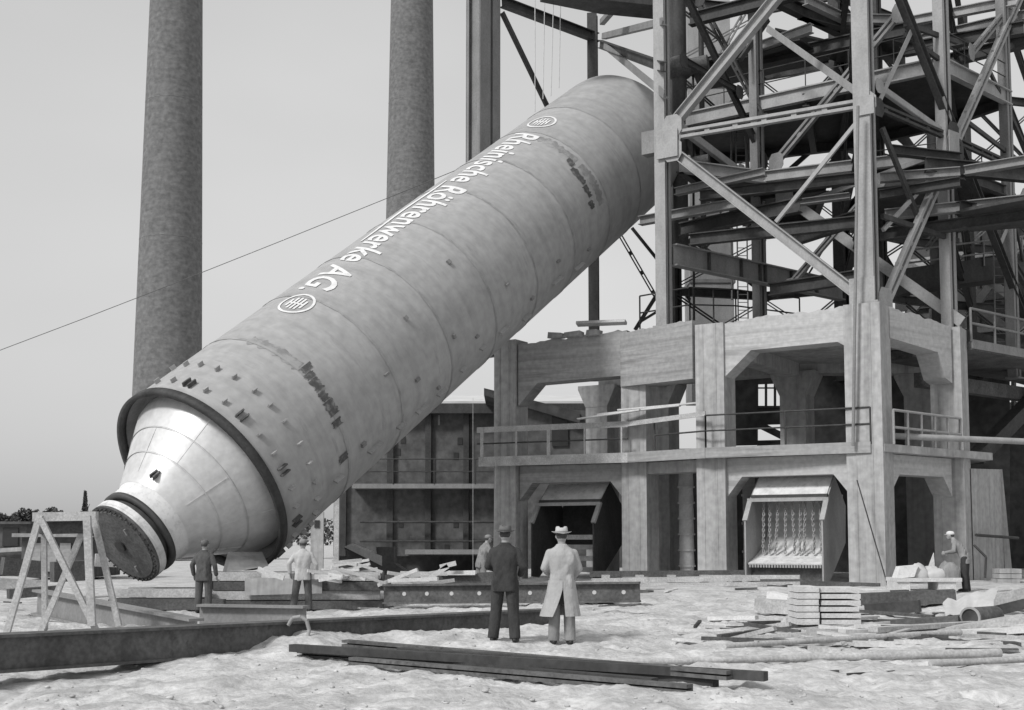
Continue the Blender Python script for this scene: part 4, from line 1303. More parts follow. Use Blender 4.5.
def tree(px, ytop, Y, wpx, label, conifer=False):
    p = at(px, 540, Y); h = at(px, ytop, Y).z; w = wpx / FPX * Y / 2
    root = empty('tree', (p.x, Y, 0), label, 'tree', 'trees on the far left')
    b = MB(); b.tube((p.x, Y, 0), (p.x + .2, Y, h * .75), .35, .1, 8)
    for k in range(5):
        a = random.uniform(0, 6.28); z = h * random.uniform(.35, .65)
        b.tube((p.x, Y, z), (p.x + math.cos(a) * w * .7, Y + math.sin(a) * w * .7, z + h * .2), .12, .04, 6)
    build('trunk', b, 'bark', root)
    b = MB()
    if conifer:
        for k in range(14):
            z = h * (.12 + .88 * k / 14); rr = w * (1 - k / 14.5) * random.uniform(.7, 1.15)
            leaves(b, V((p.x, Y, z)), (rr, rr, h * .05), 90, .35)
    else:
        for k in range(9):
            a = random.uniform(0, 6.28); q = random.uniform(.1, .75)
            leaves(b, V((p.x + math.cos(a) * w * q, Y + math.sin(a) * w * q, h * random.uniform(.3, .84))), (w * .5, w * .5, h * .19), 130, .4)
        leaves(b, V((p.x, Y, h * .45)), (w * 1.25, w, h * .45), 800, .5)
    build('crown', b, 'leaf', root)


for px, yt, Y, w, lab, cf in [(114, 520, 238, 22, 'low dark bush at the foot of the cone, beside the cover disc', False),
                              (8, 512, 235, 26, 'bushy dark tree at the left edge behind the shed window', False),
                              (26, 505, 240, 34, 'tallest rounded dark tree left of the trestle', False),
                              (48, 506, 230, 30, 'broad dark tree just above the trestle left leg', False),
                              (63, 513, 245, 22, 'small dark tree above the middle of the trestle', False),
                              (84, 490, 238, 15, 'slim pointed conifer standing out above the trestle', True),
                              (76, 515, 232, 16, 'low round tree left of the pointed conifer', False),
                              (96, 516, 236, 22, 'low dark tree right of the pointed conifer', False),
                              (-18, 506, 238, 34, 'dark tree cut off by the left edge of the photo', False)]:
    tree(px, yt, Y, w, lab, cf)
far_w = MB()
for k_ in range(60):
    x = -300 + k_ * 5 + random.uniform(-2, 2); leaves(far_w, V((x - 40, 420 + random.uniform(-20, 20), 4)), (5, 5, random.uniform(4, 6)), 120, .9)
fw_ = build('far_wood', far_w, 'leaf'); fw_['kind'] = 'stuff'; fw_['label'] = 'dark line of distant woodland on the left horizon'
fw_['category'] = 'woodland'
s1 = empty('small_shed', (-24, 62, .2), 'small grey shed with a dark square window at the left edge', 'shed')
a = at(-40, 524, 62); c = at(25, 574, 62); b = MB(); b.box(a.x, c.x, 62, 66, 0, a.z); build('wall', b, 'wall_dark', s1)
b = MB(); b.box(a.x - .3, c.x + .3, 61.7, 66.3, a.z, a.z + .12); build('roof', b, 'wall_dark', s1)
a = at(3, 528, 61.95); c = at(18, 546, 61.95); b = MB(); b.box(a.x, c.x, 61.92, 61.99, c.z, a.z); build('window', b, 'glass', s1)
b = MB(); a = at(-10, 551, 61.6); c = at(24, 549, 61.6); b.bar(a, c, .2, .3, (0, -1, 0)); build('ledge', b, 'concrete', s1)
s2 = empty('low_shed', (-19, 56, .2), 'low pale shed with a flat white-edged roof behind the trestle', 'shed')
a = at(22, 537, 56); c = at(92, 575, 56); b = MB(); b.box(a.x, c.x, 56, 60, 0, a.z); build('wall', b, 'wall_dark', s2)
b = MB(); b.box(a.x - .3, c.x + .6, 55.6, 60.4, a.z, a.z + .16); build('roof', b, 'rubble', s2)
for x0, x1, m in ((28, 40, 'concrete_grey'), (47, 56, 'concrete_grey'), (60, 70, 'concrete_grey'), (73, 84, 'wall_black')):
    a = at(x0, 543, 55.9); c = at(x1, 572, 55.9); b = MB(); b.box(a.x, c.x, 55.9, 55.97, .25, a.z); build('door', b, m, s2)


# ------------------------------------------------------------------ foreground steel and timber
def H(x, y): return gz0(x, y)


def member(name, a, c, h, w, m, label, cat, group=None, style='box', n=None):
    b = MB()
    if style == 'I': b.ibar(a, c, h, w, n)
    elif style == 'C':
        d = (c - a).normalized(); n_ = V((d.y, -d.x, 0)).normalized(); n_ = -n_ if n_.y > 0 else n_
        u = V((0, 0, 1))
        b.bar(a - n_ * (w * .4), c - n_ * (w * .4), h, w * .2, n_)
        for k in (-1, 1):
            o_ = u * (k * (h / 2 - .02)); b.bar(a + o_, c + o_, .04, w, n_)
    elif style == 'tube': b.tube(a, c, h / 2, w / 2, 12)
    else: b.bar(a, c, h, w, n)
    return tag(build(name, b, m), label, cat, group)


# long dark beam
a = at(-60, 656, 15.2); c = at(547, 621, 24.2); 
b = MB(); d = (c - a).normalized(); n_ = V((d.y, -d.x, 0)).normalized(); n_ = -n_ if n_.y > 0 else n_
b.bar(a, c, .46, .34, n_); b.bar(a + V((0, 0, .215)) + n_ * .03, c + V((0, 0, .215)) + n_ * .03, .04, .42, n_)
b.bar(a + V((0, 0, -.215)) + n_ * .03, c + V((0, 0, -.215)) + n_ * .03, .04, .42, n_)
tag(build('steel_beam', b, 'rust'), 'very long dark steel beam lying across the left foreground in the sand', 'beam')
p = at(298, 622, 19.0); b = MB()
b.path([p + V((-.15, 0, -.05)), p + V((-.08, 0, .06)), p + V((.04, 0, .08)), p + V((.13, 0, .02)), p + V((.17, 0, -.12)), p + V((.15, -.1, -.28))], .03, 8)
tag(build('bent_pipe', b, 'steel_pale'), 'short bent pale pipe hooked over the long dark beam by the sand heap', 'pipe')
# I girders left
a = at(38, 602, 27.5); c = at(196, 634, 22.6)
member('steel_girder', a, c, .55, .3, 'steel', 'sloping grey steel girder lying behind the wooden trestle', 'girder', None, 'I')
a = at(200, 617, 24.6); c = at(306, 619, 24.0)
g2 = member('steel_girder', a, c, .50, .3, 'steel', 'short grey plate girder lying in front of the pale-jacketed worker', 'girder', None, 'I')
a = at(384, 594, 30.5); c = at(640, 592, 29.0)
g3 = member('steel_girder', a, c, .47, .28, 'rust', 'dark girder with a row of white spots behind the two standing men', 'girder', None, 'I')
d = (c - a).normalized(); n_ = V((d.y, -d.x, 0)); n_ = -n_ if n_.y > 0 else n_
for x in (395, 420, 447, 477, 531, 598, 628):
    pp = at(x, 594, 29.7)
    t = (pp - a).dot(d); q = a + d * t
    b = MB(); b.tube(q + n_ * .015, q + n_ * .028, .05, .05, 10); build('chalk_mark', b, 'canvas', g3)
# profile bundle in front
prof = [((292, 659, 17.4), (766, 686, 13.6), 0), ((300, 656, 17.6), (700, 686, 14.2), .0), ((330, 652, 17.9), (716, 692, 13.9), .0),
        ((345, 651, 18.1), (730, 695, 13.7), 0), ((352, 660, 17.2), (655, 690, 13.9), 0), ((352, 668, 16.6), (690, 700, 13.3), 0),
        ((400, 666, 16.9), (640, 680, 14.5), 0)]
for k_, (p0, p1, dz) in enumerate(prof):
    a = at(*p0); c = at(*p1)
    # settle on the sand, or on the bars below
    lay = 0.04 + (0.10 if k_ in (0, 3, 6) else 0.0)
    a.z = H(a.x, a.y) + lay + .03; c.z = H(c.x, c.y) + lay + .05
    member('steel_profile', a, c, .10, .13, 'rust' if k_ % 2 else 'steel_dark', 'long dark steel profile in the bundle lying across the sand in front', 'steel bar',
           'steel profiles in the front bundle', 'C' if k_ % 2 else 'box')
# long round pole
a = at(575, 668, 16.4); c = at(1000, 647, 17.4)
a.z = H(a.x, a.y) + .05; c.z = H(c.x, c.y) + .1
member('round_pole', a, c, .07, .13, 'wood', 'long round pole lying on the sand from the bundle to the right', 'pole', None, 'tube')
a = at(725, 641, 18.8); c = at(960, 628, 21.0); a.z = .08; c.z = .12
member('round_pole', a, c, .08, .11, 'wood', 'thinner round pole behind the long pole, under the board stack', 'pole', None, 'tube')
a = at(930, 656, 16.3); c = at(1050, 652, 16.9); a.z = .06; c.z = .08
member('round_pole', a, c, .09, .09, 'wood', 'pole end running out of the right edge in the foreground', 'pole', None, 'tube')
a = at(848, 676, 15.1); c = at(905, 672, 15.4); a.z = .04; c.z = .05
member('iron_bar', a, c, .05, .06, 'steel_dark', 'short dark iron bar lying alone in the right foreground sand', 'bar')
a = at(820, 672, 15.5); c = at(838, 671, 15.6); a.z = .03; c.z = .04
member('iron_bar', a, c, .03, .05, 'rust', 'tiny rusty stick in the sand left of the lone iron bar', 'bar')

# wooden trestle
tr = empty('wooden_trestle', at(62, 632, 22) * 1.0, 'tall pale wooden trestle with crossed legs in the left foreground', 'trestle')
Yt = 22.0
def tp(x, y, dy=0): return at(x, y, Yt + dy)
ap = tp(34, 519); bp_ = tp(98, 518)
for (p0, p1, w, nm, dy) in [((40, 515), (6, 636), .11, 'leg', 0), ((41, 519), (97, 632), .10, 'leg', -.05), ((44, 522), (45, 630), .09, 'leg', .9),
                            ((87, 516), (92, 626), .13, 'leg', -.12), ((94, 519), (119, 626), .10, 'leg', .1), ((84, 528), (41, 632), .10, 'cross_brace', .8)]:
    a = tp(p0[0], p0[1], 0.45 if dy > .5 else dy); c = tp(p1[0], p1[1], dy); b = MB(); b.bar(a, c, w, .08, (0, -1, 0)); build(nm, b, 'wood', tr)
b = MB(); b.bar(tp(34, 517, .25), tp(97, 516, .25), .16, .16, (0, -1, 0)); build('top_beam', b, 'wood', tr)
b = MB(); b.bar(tp(40, 527, .42), tp(92, 526, .42), .26, .06, (0, -1, 0)); build('rear_board', b, 'wood_dark', tr)

# cribbing below the lower end of the vessel
k_ = 0
for row, (y0, dy) in enumerate(((32.2, 0), (33.0, 0), (33.8, 0))):
    pass
for i, (x0, x1, yy, z, hh) in enumerate(((110, 225, 31.6, .18, .26), (118, 215, 32.4, .18, .26), (112, 210, 31.8, .46, .2), (130, 200, 32.8, .46, .2))):
    a = at(x0, 590, yy); c = at(x1, 590, yy); a.z = c.z = H(a.x, yy) + z - .02
    member('timber_sleeper', a, c, hh, .3, 'wood' if i > 1 else 'wood_dark', ['dark sleeper at the front bottom of the crib under the cover disc', 'dark sleeper at the back bottom of the crib under the cover disc',
           'pale sleeper on top front of the crib under the cover disc', 'pale sleeper on top back of the crib under the cover disc'][i], 'sleeper', 'sleepers under the vessel foot')
for x0, y0, x1, y1, Y, hh, ww, m, lab in ((2, 566, 44, 570, 36, .5, .6, 'wood_dark', 'dark heavy baulk on the ground seen left through the trestle'),
        (52, 572, 92, 570, 38, .6, .7, 'wood_dark', 'dark heavy baulk on the ground seen in the middle of the trestle'),
        (-20, 583, 40, 586, 31, .3, .4, 'wood', 'grey timber lying at the left edge behind the trestle leg'),
        (8, 594, 60, 590, 29, .22, .35, 'wood_dark', 'short dark timber behind the left leg of the trestle'),
        (95, 560, 150, 562, 40, .4, .6, 'wood', 'grey timber behind the cover disc at the foot of the cone')):
    member('baulk', at(x0, y0, Y), at(x1, y1, Y + .6), hh, ww, m, lab, 'baulk')
# lumber piles left
def pile(x0, x1, Y, rows, per, hh, label, grp, m1='wood_dark', m2='wood', pyb=606, wj=.12):
    c0 = at(x0, pyb, Y); c1 = at(x1, pyb, Y)
    z = H((c0.x + c1.x) / 2, Y)
    for r_ in range(rows):
        for q in range(per):
            yy = Y + q * .32 + random.uniform(-.04, .04)
            xa = c0.x + random.uniform(-.3, .25); xb = c1.x + random.uniform(-.25, .3)
            a = V((xa, yy, z + hh * (r_ + .5))); c = V((xb, yy + random.uniform(-.15, .15), z + hh * (r_ + .5) + random.uniform(-.01, .01)))
            lab = label + [' in the bottom layer', ' in the second layer', ' in the third layer', ' in the fourth layer', ' in the fifth layer'][r_] if rows > 1 else label
            member('timber', a, c, hh * .92, .26 + random.uniform(-.04, .03), m1 if random.random() < .6 else m2, lab, 'timber', grp)


pile(206, 378, 32.2, 4, 3, .24, 'dark heavy timber of the pile behind the pale-jacketed worker', 'timbers in the big left pile')
a = at(245, 587, 31.95); c = at(322, 585, 31.95)
member('board', a, c, .42, .06, 'concrete', 'wide pale board standing on edge in the timber pile behind the workers', 'board')
# heap of pale sticks
hp = MB()
for k_ in range(26):
    x = random.uniform(318, 384); y = 580 - random.random() * 20 * (1 - abs(x - 352) / 50); Y = random.uniform(30, 33)
    p = at(x, y, Y); ang = random.gauss(0, .35); l = random.uniform(.4, 1.1)
    d = V((math.cos(ang), random.uniform(-.5, .5), math.sin(ang) * .5)).normalized()
    member('stick', p - d * l / 2, p + d * l / 2, .07, .09, 'wood_pale' if random.random() < .75 else 'wood', 'pale split board in the untidy heap left of the spotted girder', 'stick', 'pale boards in the untidy heap')
for k_ in range(12):
    x = random.uniform(396, 470); y = 584 - random.random() * 12; Y = random.uniform(31, 34)
    p = at(x, y, Y); ang = random.gauss(0, .3); l = random.uniform(.5, 1.5)
    d = V((math.cos(ang), random.uniform(-.5, .5), math.sin(ang) * .6)).normalized()
    member('stick', p - d * l / 2, p + d * l / 2, .09, .1, 'wood_pale' if random.random() < .7 else 'wood', 'pale board scattered on top behind the spotted girder', 'stick', 'pale boards behind the spotted girder')
for k_, (x0, y0, x1, y1, Y, lab) in enumerate(((427, 580, 448, 566, 32, 'pale thick post leaning up behind the spotted girder'), (440, 567, 456, 563, 32, 'pale stub lying on the leaning post behind the girder'),
                                 (258, 569, 284, 578, 30, 'pale stick propped below the rim of the vessel'), (262, 575, 330, 577, 30.6, 'long pale lath lying under the rim of the vessel'))):
    member('stick', at(x0, y0, Y), at(x1, y1, Y), .12, .12, 'wood_pale', lab, 'stick')
# metal trough (dark open box) at the hall foot
bx = empty('steel_skip', at(365, 585, 36), 'dark angular sheet-metal skip tilted behind the timber heap', 'skip')
P0, P1, P2, P3, P4 = at(345, 546, 36), at(380, 562, 36), at(380, 546, 36), at(395, 546, 36), at(420, 580, 36)
b = MB(); b.prism([at(344, 548, 36), at(352, 560, 36), at(388, 580, 36), at(418, 580, 36), at(394, 563, 36), at(394, 547, 36), at(376, 547, 36), at(378, 562, 36)], (0, .9, 0)); build('body', b, DK, bx)
b = MB(); b.prism([at(344, 547, 35.97), at(350, 544, 35.97), at(382, 556, 35.97), at(382, 566, 35.97)], (0, .9, 0)); build('lip', b, PALE, bx)
for x0, y0, x1, y1, m, lab in ((300, 583, 420, 581, 'wood_dark', 'long dark baulk lying behind the left lumber'), (430, 582, 500, 578, 'wood_dark', 'dark baulk behind the man in the dark suit')):
    a = at(x0, y0, 34); c = at(x1, y1, 34); member('baulk', a, c, .35, .4, m, lab, 'baulk')
# pale sheet leaning under the cone
a = at(222, 574, 32.6); c = at(268, 566, 33.4); b = MB()
b.prism([a, c, c + V((-.25, .4, .35)), a + V((.05, .4, .55))], (0, .05, .02))
tag(build('metal_sheet', b, 'concrete_grey'), 'grey sheet lying propped in the shade below the cone', 'sheet')

# sleepers / rails along the front of the frame
lin = [((560, 590, 640, 588), .14, 'wood', 36.4), ((592, 581, 760, 578), .16, 'wood', 37.6), ((600, 586, 800, 584), .14, 'wood', 36.6), ((590, 574, 745, 573), .18, 'wood_dark', 39.0),
       ((640, 589, 800, 588), .12, 'wood_dark', 36.0), ((700, 577, 800, 577), .12, 'wood', 38.2), ((790, 583, 880, 586), .16, 'wood_dark', 36.0), ((885, 588, 1000, 592), .15, 'wood', 34.5)]
labs = ['pale sleeper end just right of the man in the light coat', 'upper long pale timber along the foot of the middle bays', 'middle long pale timber along the foot of the bays', 'dark timber tight against the foot of the middle columns',
        'lowest long dark timber in front of the bays', 'thin pale timber below the chain chute', 'dark timber in front of the big corner column', 'pale timber in front of the right worker']
for (q, hh, m, Y), lab in zip(lin, labs):
    a = at(q[0], q[1], Y + 1.0); c = at(q[2], q[3], Y)
    member('long_timber', a, c, hh, .2, m, lab, 'timber')
for k_, x in enumerate((606, 640, 672, 705, 738)):
    p = at(x, 577, 38.6 - k_ * .2); b = MB(); b.box(p.x - .12, p.x + .12, p.y, p.y + .3, p.z - .25, p.z + .06)
    tag(build('spacer_block', b, 'wood'), 'small pale spacer block between the long timbers at the foot of the bays', 'block', 'spacer blocks between the timbers')

# stack of pale boards with stickers
c = at(828, 626, 23.6); base = H(c.x, c.y)
for k_ in range(6):
    z = base + .07 + k_ * .12
    for q in range(2):
        x0 = c.x - .58 + q * .46; x1 = x0 + (.44 if q == 0 else .74)
        b = MB(); j = random.uniform(-.02, .02)
        b.box(x0 + j, x1 + j - (.02 if q == 0 else 0), c.y + q * .05, c.y + .8, z, z + (.085 if q else .105))
        ordn = ['bottom', 'second', 'third', 'fourth', 'fifth', 'topmost'][k_]
        tag(build('stacked_board', b, 'wood_pale'), '%s pale board in the %s column of the neat stack by the rails' % (ordn, 'left' if q == 0 else 'right'), 'board', 'neat stack of pale boards')
# right-hand debris
rd = [((808, 632, 868, 644, 21.3), .16, .30, 'wood', 'wide plank lying tilted in front of the neat board stack'),
      ((860, 600, 955, 596, 29.0), .3, .5, 'wood_dark', 'thick dark baulk right of the board stack, below the table'),
      ((866, 610, 920, 606, 27.0), .25, .3, 'steel_dark', 'dark beam right of the board stack'),
      ((896, 640, 1024, 618, 22.5), .14, .35, 'wood', 'long grey plank slanting to the right edge'),
      ((893, 628, 960, 624, 23.6), .3, .5, 'rust', 'short rusty channel left of the drum'),
      ((940, 636, 1040, 628, 22.0), .1, .3, 'wood_pale', 'pale plank below the drum running to the right edge'),
      ((984, 606, 1050, 590, 27.0), .35, .4, 'wood', 'pale baulk right of the canvas'),
      ((975, 616, 1040, 600, 26.0), .2, .3, 'steel_dark', 'dark steel section under the pale baulk at the right'),
      ((885, 644, 930, 636, 20.6), .05, .05, 'steel_dark', 'thin dark rod lying below the rusty channel'),
      ((925, 637, 1040, 651, 20.4), .05, .05, 'steel_dark', 'long thin dark rod pointing out of the right edge'),
      ((757, 605, 800, 608, 26.5), .28, .3, 'wood', 'square timber end left of the board stack'),
      ((720, 642, 775, 628, 21.0), .07, .14, 'wood', 'thin slat left of the thinner pole'), ((735, 630, 790, 624, 22.5), .07, .14, 'wood', 'thin slat lying flat left of the board stack'),
      ((745, 624, 800, 632, 22.0), .06, .12, 'wood_dark', 'dark crooked slat left of the board stack'), ((770, 596, 800, 602, 28), .2, .3, 'white', 'white block behind the square timber end'),
      ((690, 634, 745, 632, 21.7), .05, .1, 'wood', 'short low slat on the open sand, left of the others'), ((695, 627, 700, 621, 22.6), .04, .06, 'steel_dark', 'little dark peg sticking out of the sand'),
      ((600, 606, 640, 604, 27), .03, .15, 'wood_dark', 'thin dark strip on the sand below the spotted girder')]
for q, hh, ww, m, lab in rd:
    a = at(q[0], q[1], q[4]); cc = at(q[2], q[3], q[4] - .5)
    member('plank', a, cc, hh, ww, m, lab, 'timber' if 'wood' in m else 'bar')
def scatter(n, x0, x1, y0, y1, lab, grp, l0=.3, l1=1.4):
    for k_ in range(n):
        p = onz(random.uniform(x0, x1), random.uniform(y0, y1), 0.1)
        if p.y > 37: continue
        z = gz(p.x, p.y); l = random.uniform(l0, l1); a_ = random.gauss(0, .55) + (math.pi / 2 if random.random() < .12 else 0)
        d = V((math.cos(a_), math.sin(a_), random.uniform(-.06, .06)))
        h = random.choice((.03, .04, .06, .08)); w_ = random.choice((.06, .1, .14, .2))
        b = MB(); c_ = p.copy(); c_.z = z + h / 2 + .01
        b.bar(c_ - d * l / 2, c_ + d * l / 2, h, w_)
        tag(build('scrap_wood', b, random.choice(('wood', 'wood_pale', 'wood_dark', 'wood', 'wood_dark'))), lab, 'scrap wood', grp)


scatter(46, 690, 1015, 597, 646, 'loose scrap of timber lying on the sand right of the light-coated man', 'loose timber scraps at the right')
scatter(26, 215, 480, 580, 604, 'loose scrap of timber on the ground between the workers and the spotted girder', 'loose timber scraps at the left')
scatter(24, 800, 1020, 594, 640, 'long board or batten lying about near the canvas and the drum', 'long boards near the drum', 1.2, 3.2)
scatter(10, 715, 800, 615, 645, 'long batten lying left of the neat board stack', 'battens left of the stack', 1.0, 2.4)
scatter(14, 215, 385, 577, 600, 'long dark or pale board lying about the big left pile', 'boards about the left pile', 1.2, 3.0)
scatter(16, 585, 800, 590, 600, 'small timber scrap on the sand before the middle bays', 'timber scraps before the bays', .2, .9)
scatter(14, 10, 200, 575, 600, 'timber scrap on the ground behind the trestle', 'timber scraps behind the trestle', .4, 1.8)
scatter(22, 335, 495, 566, 580, 'stray plank on the ground between the hall and the spotted girder', 'stray planks before the hall', .5, 2.2)
# drum lying on its side
p = at(970, 618, 23.0); b = MB()
ax_ = V((.75, .65, 0)).normalized(); dr = empty('steel_drum', (p.x, p.y, H(p.x, p.y)), 'half-buried open drum lying in the debris at the right', 'drum')
nn = 24; ring = []
for e, r in ((0, .28), (1.6, .28)):
    pass
b.tube(p, p + ax_ * .9, .19, .19, 24, False); build('shell', b, 'rust', dr)
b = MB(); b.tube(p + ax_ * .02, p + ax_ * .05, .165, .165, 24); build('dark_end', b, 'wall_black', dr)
b = MB(); b.lathe([(.165, 0), (.202, 0), (.202, .04), (.165, .04)], 24, False, True)
rm = V((0, 0, 1)).rotation_difference(ax_).to_matrix(); b.v = [rm @ q + p - ax_ * .01 for q in b.v]; build('rim', b, 'steel_pale', dr)
# canvas sheet draped over debris
cvs = [(946, 618), (958, 600), (972, 593), (984, 590), (995, 587), (991, 606), (982, 612), (968, 612), (955, 619)]
b = MB(); nu, nv = 14, 10; vs = []
for j in range(nv):
    for i in range(nu):
        u, v_ = i / (nu - 1), j / (nv - 1)
        x = 946 + 46 * u + 8 * v_ * (u - .3); y = 616 - 24 * v_ * (0.6 + .5 * u) - 3 * u
        p = at(x, y, 25.0 + 1.2 * v_)
        p += V((0, .12 * mnoise.noise(V((u * 5, v_ * 3, 1))), .10 * mnoise.noise(V((u * 6, v_ * 4, 5)))))
        vs.append(p)
fs = [(j * nu + i, j * nu + i + 1, (j + 1) * nu + i + 1, (j + 1) * nu + i) for j in range(nv - 1) for i in range(nu - 1)]
b.add(vs, fs, True); o_ = len(vs); b.add([p + V((0, .03, -.02)) for p in vs], [f[::-1] for f in fs], True)
tag(build('canvas_sheet', b, 'canvas'), 'crumpled pale canvas sheet thrown over the debris below the right worker', 'sheet')
# table with sacks
tb = empty('work_table', at(928, 592, 33.0), 'low pale work table in front of the right worker', 'table')
ty = 33.0
a = at(897, 578, ty); c = at(962, 577, ty); b = MB(); b.box(a.x, c.x, ty, ty + 1.0, a.z - .1, a.z); build('table_top', b, 'wood_pale', tb)
for x0, x1 in ((897, 911), (939, 957)):
    p = at(x0, 580, ty); q = at(x1, 592, ty); b = MB(); b.box(p.x, q.x, ty + .05, ty + .9, .15, a.z - .103); build('leg', b, 'wood_pale', tb)
tz = a.z
def sack(x, w, h, m, lab, cat='sack', name='sack'):
    p = at(x, 575, ty + .45); b = MB(); vs = []; n, k = 12, 5
    for j in range(k):
        f = (1, 1.06, 1.0, .8, .35)[j]
        for i in range(n):
            t = 2 * math.pi * i / n; q = .55
            cx_ = math.copysign(abs(math.cos(t)) ** q, math.cos(t)); sy_ = math.copysign(abs(math.sin(t)) ** q, math.sin(t))
            v = V((p.x + cx_ * w / 2 * f, p.y + sy_ * .28 * f, tz + .003 + h * j / (k - 1)))
            v += V((.05 * mnoise.noise(v * 6), .04 * mnoise.noise(v * 5), (.10 * mnoise.noise(v * 4)) if j > 1 else 0)); vs.append(v)
    fs = [(j * n + i, j * n + (i + 1) % n, (j + 1) * n + (i + 1) % n, (j + 1) * n + i) for j in range(k - 1) for i in range(n)]
    b.add(vs, fs, True); b.add(vs[-n:], [tuple(range(n))], True); b.add(vs[:n], [tuple(range(n))[::-1]])
    tag(build(name, b, m), lab, cat)
p = at(905, 570, ty + .3); b = MB(); b.obox((p.x, p.y, tz + .16), (.24, 0, .02), (0, .2, 0), (.06, 0, .155)); tag(build('white_box', b, 'white'), 'white box at the left end of the work table', 'box')
sack(918, .42, .34, 'canvas', 'pale bundle beside the white box on the work table'); sack(934, .5, .3, 'canvas', 'pale bundle in the middle of the work table'); sack(949, .5, .42, 'cloth_grey', 'grey bundle before the worker on the table')
b = MB(); p = at(932, 566, ty + .5); b.prism([p + V((-.12, 0, -.1)), p + V((.08, 0, -.1)), p + V((.06, 0, .35))], (0, .05, 0)); tag(build('wood_wedge', b, 'wood_pale'), 'upright pale wedge standing on the work table', 'wedge')


# ------------------------------------------------------------------ people
def cone_(b, p0, p1, r0, r1):
    b.tube(p0, p1, r0, r1, 12); b.ell(p0, (r0,) * 3, 12, 8); b.ell(p1, (r1,) * 3, 12, 8)


